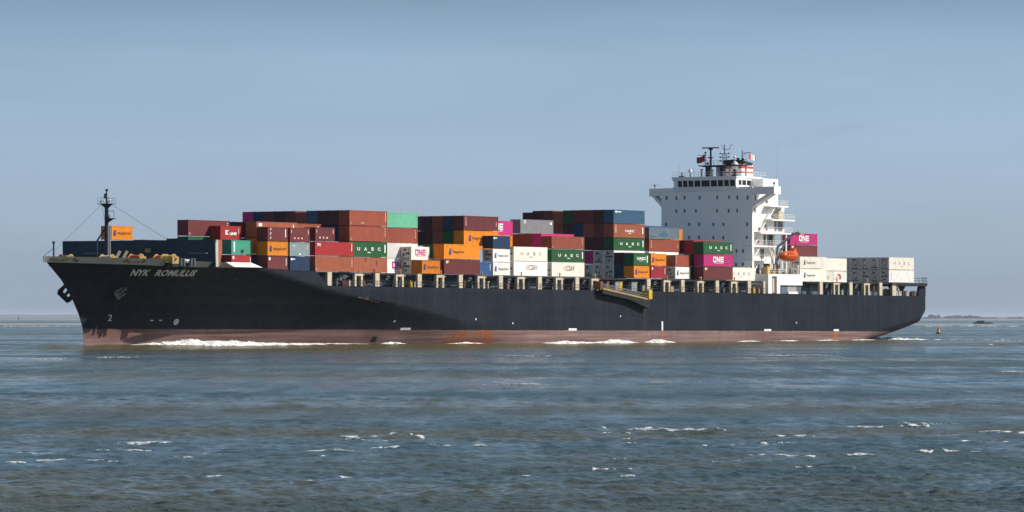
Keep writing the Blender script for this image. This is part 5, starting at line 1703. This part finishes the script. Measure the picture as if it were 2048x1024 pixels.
for r, lst in [(3, [(0, "w", "white refrigerated container end at the bottom of the tall stack, second of three"), (1, "w", "white refrigerated container end right of the magenta end in the tall stack"), (2, "dmaroon", "dark maroon container end next to the green lettered one in the tall stack"), (3, "maroon", "maroon container end next to the orange brown one in the tall stack"), (4, "dmaroon", "dark maroon container end on top, next to the blue one of the tall stack")]),
               (4, [(0, "w", "white refrigerated container end at the bottom of the tall stack, under the magenta end"), (1, "pink", "magenta container end in the lower part of the tall stack"), (2, "dmaroon", "dark maroon container end above the magenta one in the tall stack"), (3, "brown", "brown container end third from the lit side in the fourth tier of the tall stack"), (4, "maroon", "maroon container end right of a lower one on the top of the tall stack")]),
               (5, [(3, "navy", "navy container end beside two brown ones in the fourth tier of the tall stack"), (4, "maroon", "maroon container end directly right of the dark green one on top")]),
               (6, [(3, "dmaroon", "dark red container end left of the navy one in the tall stack"), (4, "green", "dark green container end on the top tier of the tall stack")]),
               (7, [(3, "brown", "brown container end directly right of the long grey container"), (4, "brown", "brown container end with sunlit rim on top, left of the dark green one")]),
               (8, [(4, "maroon", "maroon container end on top, left of the brown one with sunlit rim")]), (9, [(4, "dmaroon", "dark maroon container end on top, next to the lowered left end")]), (10, [(4, "dmaroon", "slightly lower dark maroon container end at the left end of the tall stack's top")])]:
    for k, c, txt in lst:
        hgt = [HC, 2.83, ST, HC, HC][k]
        if k == 4: hgt = ST if r in (7, 10) else HC
        container(B, r, zs[k], S40, hgt, "white" if c == "w" else c, txt, None, reefer=(c == "w"))
# eleventh block
B = 111.8
container(B, 2, 16.4, S40, HC, "white", "white container showing only a strip under the brown one left of the tower", None, reefer=True)
container(B, 2, 19.32, S40, ST - 0.05, "brown", "brown container under the faded slate blue one", "bar_lr")
container(B, 2, 21.9, S40, ST - 0.1, "slate", "faded slate blue container with darker patches, in front of the tower", "slatebox", "plain")
container(B, 3, 21.9, S40, HC, "blue", "blue container showing a thin strip above the faded slate blue one")
container(B + 6.4, 1, 13.58, S20, ST - 0.02, "white", "short white container with blue logo under a brown one near the tower", "hl_w", reefer=True)
container(B + 6.4, 1, 16.18, S20, ST - 0.1, "brown", "short brown container on a short white one with blue logo", "bar_lr")
# twelfth block
B = 125.6
container(B, 0, 13.42, S40, HC, "maroon", "maroon container at deck level under the pink one with white letters", "corner_multi")
container(B, 0, 16.34, S40, ST - 0.03, "pink", "pink container with large white letters between green and maroon ones", "one_p", "plain")
container(B, 0, 18.94, S40, ST, "green", "green container with spaced white letters on top of the pink one by the tower", "uasc", "plain")
container(B, 1, 13.45, S40, HC, "dmaroon", "dark maroon container end in shade at deck level left of the maroon side")
container(B, 1, 16.36, S40, ST, "dmaroon", "dark maroon container end in shade left of the pink one with white letters")
container(B, 1, 18.97, S40, HC, "red", "dark red container end left of the green one by the tower", None, "door")
container(B, 2, 19.0, S40, HC, "dmaroon", "dark maroon container end left of the dark red one, in front of the tower")
container(B, 5, 21.9, S40, ST, "orange", "orange container showing a narrow strip right of the faded slate blue one", None, "plain")
# thirteenth block, right before the tower
container(139.4, 1, 13.4, S40, HC, "cream", "cream container with spaced grey letters at deck level below the tower", "uasc_w", reefer=True)
# behind the tower
B = 171.4
container(B, 1, 13.42, S40, HC, "cream", "lower of two long cream containers with blue logo behind the tower", "hl_w", reefer=True)
container(B, 1, 16.34, S40, HC - 0.25, "cream", "upper of two long cream containers with blue logo behind the tower", "hl_w", reefer=True)
container(B + 0.2, 2, 19.05, S40, ST - 0.05, "maroon", "maroon container under the pink one behind the lifeboat", "corner_multi")
container(B + 0.2, 2, 21.62, S40, ST, "pink", "pink container with white letters behind the lifeboat", "one_p", "plain")
B = 185.2
container(B, 2, 13.4, S20, ST - 0.05, "beige", "beige short container with faded lettering under a plain cream one near the stern", "sud", "plain")
container(B + 6.15, 2, 13.4, S20, ST - 0.05, "white", "short white container with red logo near the stern", "redlogo", "plain")
container(B, 2, 15.98, S40, HC, "cream", "plain cream container on the short ones near the stern", None, reefer=True)
B = 213.0
container(B, 1, 13.52, S40, HC, "white", "plain white container with small vertical code, lower of the sternmost pair", "vcode", reefer=True)
container(B, 1, 16.45, S40, HC, "cream", "cream container with spaced grey letters, upper of the sternmost pair", "uasc_w", reefer=True)
nth = {2: "next to the sternmost cream sides", 3: "second from the sternmost cream sides", 4: "third from the sternmost cream sides", 5: "fourth from the sternmost cream sides"}
for r in range(2, 8):
    for k in (0, 1):
        if r > 5 and k == 0: continue
        txt = ("upper" if k else "lower") + " refrigerated container end at the stern, " + nth.get(r, "")
        if r == 6: txt = "refrigerated container peeping over the plain cream one near the stern, at its right"
        if r == 7: txt = "refrigerated container peeping over the plain cream one near the stern, at its left"
        container(B, r, 13.52 + k * (HC + 0.03), S40, HC, "ashgrey" if r < 6 else "white", txt, None, reefer=True)

# ------------------------------------------------------------------ foam along the side
def wl_w(s): return 16.1 - half_breadth(s, 0.4)


def foam_roll(s0, s1, wfun, hfun, wid, seed, step=0.16):
    """a continuous tumbling roll of foam beside the hull: ragged crest, soft front"""
    ns = int((s1 - s0) / step); nc = 13
    ss = np.linspace(s0, s1, ns)
    cs = np.linspace(0, 1, nc)
    n1 = np.array([fbm(ss * 0.55, np.full(ns, 3.1 + 2.2 * c), seed) for c in cs]).T
    n2 = np.array([fbm(ss * 1.9, np.full(ns, 7.7 + 4.0 * c), seed + 9) for c in cs]).T
    hs = np.array([hfun(x) for x in ss]); ws = np.array([wfun(x) for x in ss])
    pts = []
    for k, c in enumerate(cs):
        prof = math.sin(math.pi * min(1, 0.12 + c * 0.88)) ** 0.8
        hh = hs * prof * (0.35 + 0.9 * n1[:, k]) * (0.6 + 0.8 * n2[:, k])
        w = ws - wid * (0.4 + 0.6 * hs / max(hs.max(), 1e-3)) * (c - 0.25) + 0.7 * (n1[:, k] - 0.5)
        X_ = SHIP_X + ss * CA - w * SA; Y_ = SHIP_Y + ss * SA + w * CA
        pts.append(np.stack([X_, Y_, height(X_, Y_) - 0.06 + hh], -1))
    P_ = np.stack(pts, 1)
    rag = n2 + 0.25 * (1 - np.abs(cs - 0.45) * 2)[None, :] > 0.36
    rag &= (hs > 0.03)[:, None]
    ii_, jj_ = np.nonzero(rag[:-1, :-1])
    q = fw.n + ii_ * nc + jj_
    fw.v.append(P_.reshape(-1, 3)); fw.n += P_.shape[0] * nc
    fw.f.extend(np.stack([q, q + nc, q + nc + 1, q + 1], 1).tolist())


def beside(s): return wl_w(s) - 0.6 - lerp(s, [-53, -30, 36, 200, 230], [0.3, 1.0, 0.8, 0.6, -9.0])


foam_roll(-53, 9, beside, lambda s: lerp(s, [-53, -46, -38, -26, -16, -6, 4, 9], [0.05, 0.5, 0.95, 0.75, 0.36, 0.25, 0.2, 0.04]), 3.4, 1)
foam_roll(-40, -5, lambda s: beside(s) - 1.6, lambda s: lerp(s, [-40, -34, -20, -5], [0.05, 0.55, 0.4, 0.05]), 3.0, 31)
foam_roll(12, 19, beside, lambda s: lerp(s, [12, 15, 19], [0.05, 0.7, 0.05]), 2.0, 2)
foam_roll(29, 43, beside, lambda s: lerp(s, [29, 36, 43], [0.05, 0.4, 0.05]), 2.0, 3)
foam_roll(59, 79, lambda s: -2.4, lambda s: lerp(s, [59, 66, 79], [0.05, 0.6, 0.1]), 2.4, 4)
foam_roll(77, 94, lambda s: -2.6, lambda s: lerp(s, [77, 84, 89, 94], [0.05, 0.75, 0.6, 0.05]), 2.6, 5)
foam_roll(97, 109, lambda s: -2.6, lambda s: lerp(s, [97, 101, 104, 109], [0.05, 0.85, 0.55, 0.05]), 2.6, 6)
foam_roll(128, 200, lambda s: -2.2, lambda s: 0.12 + 0.12 * math.sin(s * 0.37), 1.6, 7)
foam_roll(198, 236, lambda s: 8.0 - 0.1 * (s - 198), lambda s: lerp(s, [198, 205, 225, 236], [0.2, 1.0, 0.9, 0.4]), 4.0, 8)
foam_roll(234, 300, lambda s: 9.0, lambda s: lerp(s, [234, 260, 300], [0.45, 0.3, 0.15]), 3.0, 9, 0.3)
tag(fw.build("foam", M_WASH), "white foam thrown up along the hull and trailing behind the stern", "foam", kind='stuff')

# ------------------------------------------------------------------ far shores, buoy, beacon, small vessel
M_SAND = paint("wet_sand", (0.26, 0.255, 0.235), 0.9, var=0.15, scale=0.01, stretch=(1, 1, 1))
M_HILL = paint("far_woodland", (0.045, 0.06, 0.045), 0.95, var=0.3, scale=0.01, stretch=(1, 1, 1))
M_LEAF = paint("far_foliage", (0.035, 0.055, 0.03), 0.95, var=0.35, scale=0.05, stretch=(1, 1, 1))


def bank(x0, x1, y0, y1, h, seed):
    r = np.random.RandomState(seed)
    n = 60
    P = []
    for i in range(n + 1):
        t = i / n
        x = x0 + (x1 - x0) * t
        j0, j1 = r.uniform(0, 0.15) * (y1 - y0), r.uniform(0, 0.15) * (y1 - y0)
        e = min(1, min(t, 1 - t) * 8)
        hh = h * e * (0.8 + 0.2 * math.sin(t * 17 + seed))
        ym = (y0 + y1) / 2
        a0, a1 = ym - (ym - y0 - j0) * max(e, 0.05), ym + (y1 - ym - j1) * max(e, 0.05)
        P.append([(x, a0, -0.3), (x, a0 + 0.12 * (a1 - a0), hh * 0.55), (x, ym, hh), (x, a1, -0.3)])
    return MB().grid(P)


def ridge(x0, x1, y, depth, h, seed, n=160):
    r = np.random.RandomState(seed)
    ph = r.uniform(0, 6.28, 8)
    P = []
    for i in range(n + 1):
        t = i / n
        x = x0 + (x1 - x0) * t
        k = sum(math.sin(t * f * 6.28 + p) / (1 + 0.35 * q) for q, (f, p) in enumerate(zip((1.3, 2.9, 5.1, 9.7, 17, 31, 47, 67), ph))) / 4.2
        hh = h * (0.82 + 0.20 * k + r.uniform(-0.03, 0.03))
        P.append([(x, y, -0.5), (x, y + depth * 0.05, hh * 0.8), (x, y + depth * 0.3, hh), (x, y + depth, -0.5)])
    return MB().grid(P)


tag(bank(-900, 520, 2900, 4100, 0.5, 1).build("sand_bank", M_SAND, smooth=40), "long pale sandbank on the left behind the bow", "sandbank", kind='structure')
tag(bank(-2600, 300, 8400, 9800, 2.4, 2).build("sand_bank", M_SAND, smooth=40), "thin pale sand strip at the foot of the hazy left shore", "sandbank", kind='structure')
tag(bank(500, 2600, 8000, 9600, 2.0, 3).build("sand_bank", M_SAND, smooth=40), "pale beach strip below the trees on the right shore", "sandbank", kind='structure')
tag(ridge(-13500, 3200, 57000, 2500, 62, 4).build("hills", M_HILL, smooth=60), "low hazy blue wooded land on the left horizon", "hills", kind='structure')
tag(ridge(3200, 11000, 52000, 1500, 15.0, 6).build("hills", M_HILL, smooth=60), "low hazy land on the right horizon", "hills", kind='structure')
tw_ = Blobs(12)
YT = 29000.0
for u0, u1, v0, n in [(1856, 1881, 628.0, 120), (1886, 1966, 630.0, 330), (1966, 1996, 634.4, 60), (2014, 2050, 633.6, 90), (1846, 1858, 633.8, 30), (2050, 2140, 633, 120)]:
    for i in range(n):
        t = tw_.r.uniform(0, 1)
        u = u0 + (u1 - u0) * t
        x, y = at(u, Y=YT + tw_.r.uniform(-150, 150))
        edge = min(1.0, (min(t, 1 - t) * 5 + 0.25)) * (0.82 + 0.18 * math.sin(u * 0.42) * math.sin(u * 0.17 + 1))
        top = CAM_H + (635.2 - v0) / 8200 * YT
        top *= edge
        r = tw_.r.uniform(2.4, 6.6)
        tw_.add((x, y, tw_.r.uniform(-2, max(1.0, top - r * 0.5))), r * 1.3, r * 1.3, r)
tag(tw_.build("far_wood", M_LEAF), "hazy clumps of trees along the right horizon", "woods", kind='stuff')

# surf line on the shoal in front of the right shore
sf = Blobs(15)
for u0, u1, v, n in [(1845, 1862, 652.5, 20), (1862, 1906, 652, 60), (1918, 1946, 652, 80), (1952, 2000, 652.3, 90), (2008, 2040, 652.6, 40), (-30, 165, 652.5, 90), (1890, 1960, 681.8, 18), (1960, 2060, 682.2, 50), (1975, 1984, 689, 16), (1985, 2048, 743, 80), (1500, 1680, 711, 100), (1300, 1400, 764, 60), (960, 1100, 769, 90), (1000, 1100, 712, 60), (180, 290, 715, 70), (30, 130, 718, 60)]:
    for i in range(n):
        x, y = at(u0 + (u1 - u0) * (0.5 + 0.5 * math.sin(sf.r.uniform(0, 6.28)) * sf.r.uniform(0.2, 1)), v + sf.r.normal(0, 0.35))
        k = y / 2600
        sf.add((x, y, hz(x, y) + 0.05 * k), 1.3 * k * sf.r.uniform(0.6, 1.8), 1.0 * k, 0.16 * k * sf.r.uniform(0.3, 1.2))
tag(sf.build("foam", M_FOAM), "thin broken surf lines on the far water", "foam", kind='stuff')

bx, by = at(1877, 667.5)
bu = empty("navigation_buoy", (bx, by, 0), 0)
tag(bu, "small yellow navigation buoy with orange top, right of the ship's stern", "buoy")
MB().tube((0, 0, -0.3), (0, 0, 0.42), 0.95, 14, 0.8).build("float", M_BLACK, bu, smooth=40)
MB().tube((0, 0, 0.42), (0, 0, 1.55), 0.62, 12, 0.34).build("tower", M_YELLOW, bu, smooth=40)
MB().tube((0, 0, 1.55), (0, 0, 2.05), 0.33, 10, 0.2).tube((0, 0, 2.05), (0, 0, 2.5), 0.22, 10, 0.05).build("topmark", M_ORANGE, bu, smooth=40)
bu.scale = (1.0, 1.0, 1.0)

gx, gy = at(37, Y=8600)
be = empty("beacon", (gx, gy, 0), 0)
tag(be, "slim dark beacon standing on the sand on the far left shore", "beacon")
MB().tube((0, 0, 0), (0, 0, 5.4), 0.7, 8, 0.5).build("post", M_BLACK, be)
MB().box(-1.0, 1.0, -1, 1, 5.0, 6.6).build("topmark", M_BLACK, be)

vx, vy = at(1967, 648.3)
ve = empty("motor_vessel", (vx, vy, 0), 0)
tag(ve, "small dark motor vessel with white cabin, far off by the right shore", "boat")
hv = MB()
P = []
for i in range(15):
    t = i / 14
    x = -8.4 + 16.8 * t
    b = 2.1 * min(1, (t * 9) ** 0.5, ((1 - t) * 3.2) ** 0.6) + 0.02
    zt_ = 1.5 + 0.6 * max(0, t - 0.6)
    P.append([(x, b * q, z) for q, z in ((-0.8, -0.2), (-1, zt_), (1, zt_), (0.8, -0.2))])
hv.grid(P); hv.build("hull", M_STEEL, ve, smooth=30)  # blue grey of hull, cabin and mast has the distance haze mixed in
MB().box(-5.8, 0.5, -1.5, 1.5, 1.5, 2.9).build("cabin", M_STEEL, ve)
MB().box(2.2, 4.4, -1.3, 1.3, 1.5, 2.4).build("wheelhouse", M_WHITE, ve)
MB().tube((-1, 0, 2.8), (-1, 0, 4.4), 0.08, 5).build("mast", M_STEEL, ve)

# ------------------------------------------------------------------ exhaust smoke and the estuary haze
sm = MB()
P = []
for i in range(25):
    t = i / 24
    c = W(167.4 + 30 * t, 16 - 4 * t, 40.3) + Vector((18 * t, 0, 10.5 * t ** 0.75))
    r = (0.8 + 4.6 * t ** 0.9) * (1 - t ** 1.6) + 0.05
    P.append([(c.x, c.y + r * math.cos(a), c.z + 0.75 * r * math.sin(a)) for a in np.linspace(0, 2 * math.pi, 13)[:-1]])
ni, nj = len(P), 12
vs_, fs_ = [p for row in P for p in row], []
for i in range(ni - 1):
    for j in range(nj): fs_.append((i * nj + j, (i + 1) * nj + j, (i + 1) * nj + (j + 1) % nj, i * nj + (j + 1) % nj))
fs_ += [tuple(range(nj)), tuple(range((ni - 1) * nj, ni * nj))]
sm.add(vs_, fs_)
m, n_, l_, b_ = nodes_of("exhaust_smoke")
n_.remove(b_)
pv = n_.new("ShaderNodeVolumePrincipled")
pv.inputs["Color"].default_value = (0.30, 0.235, 0.15, 1)
tc = n_.new("ShaderNodeNewGeometry"); nz = n_.new("ShaderNodeTexNoise"); nz.inputs["Scale"].default_value = 0.16; nz.inputs["Detail"].default_value = 3
l_.new(tc.outputs["Position"], nz.inputs["Vector"])
mr = n_.new("ShaderNodeMapRange"); mr.inputs[1].default_value = 0.3; mr.inputs[2].default_value = 0.7; mr.inputs[3].default_value = 0.002; mr.inputs[4].default_value = 0.016
sx_ = n_.new("ShaderNodeSeparateXYZ"); l_.new(tc.outputs["Position"], sx_.inputs[0])
fd = n_.new("ShaderNodeMapRange"); fd.interpolation_type = 'SMOOTHSTEP'
p0_ = W(167.4, 16, 40)
fd.inputs[1].default_value = p0_.x + 4; fd.inputs[2].default_value = p0_.x + 37; fd.inputs[3].default_value = 1.0; fd.inputs[4].default_value = 0.0   # thins out downwind
ml = n_.new("ShaderNodeMath"); ml.operation = 'MULTIPLY'
l_.new(nz.outputs[0], mr.inputs[0]); l_.new(mr.outputs[0], ml.inputs[0]); l_.new(fd.outputs[0], ml.inputs[1]); l_.new(ml.outputs[0], pv.inputs["Density"])
l_.new(pv.outputs[0], n_["Material Output"].inputs["Volume"])
tag(sm.build("smoke", m), "faint brown exhaust haze drifting right from the funnel", "smoke", kind='stuff')

m, n_, l_, b_ = nodes_of("estuary_haze")
n_.remove(b_)
pv = n_.new("ShaderNodeVolumePrincipled")
pv.inputs["Color"].default_value = (0.80, 0.88, 1.0, 1)
pv.inputs["Density"].default_value = 0.000014
pv.inputs["Anisotropy"].default_value = 0.0
l_.new(pv.outputs[0], n_["Material Output"].inputs["Volume"])
tag(MB().box(-62000, 62000, -100, float(d_rows[-1]) + 3000, -1.5, 62).build("haze", m), "thin pale blue haze over the whole estuary", "haze", kind='stuff')
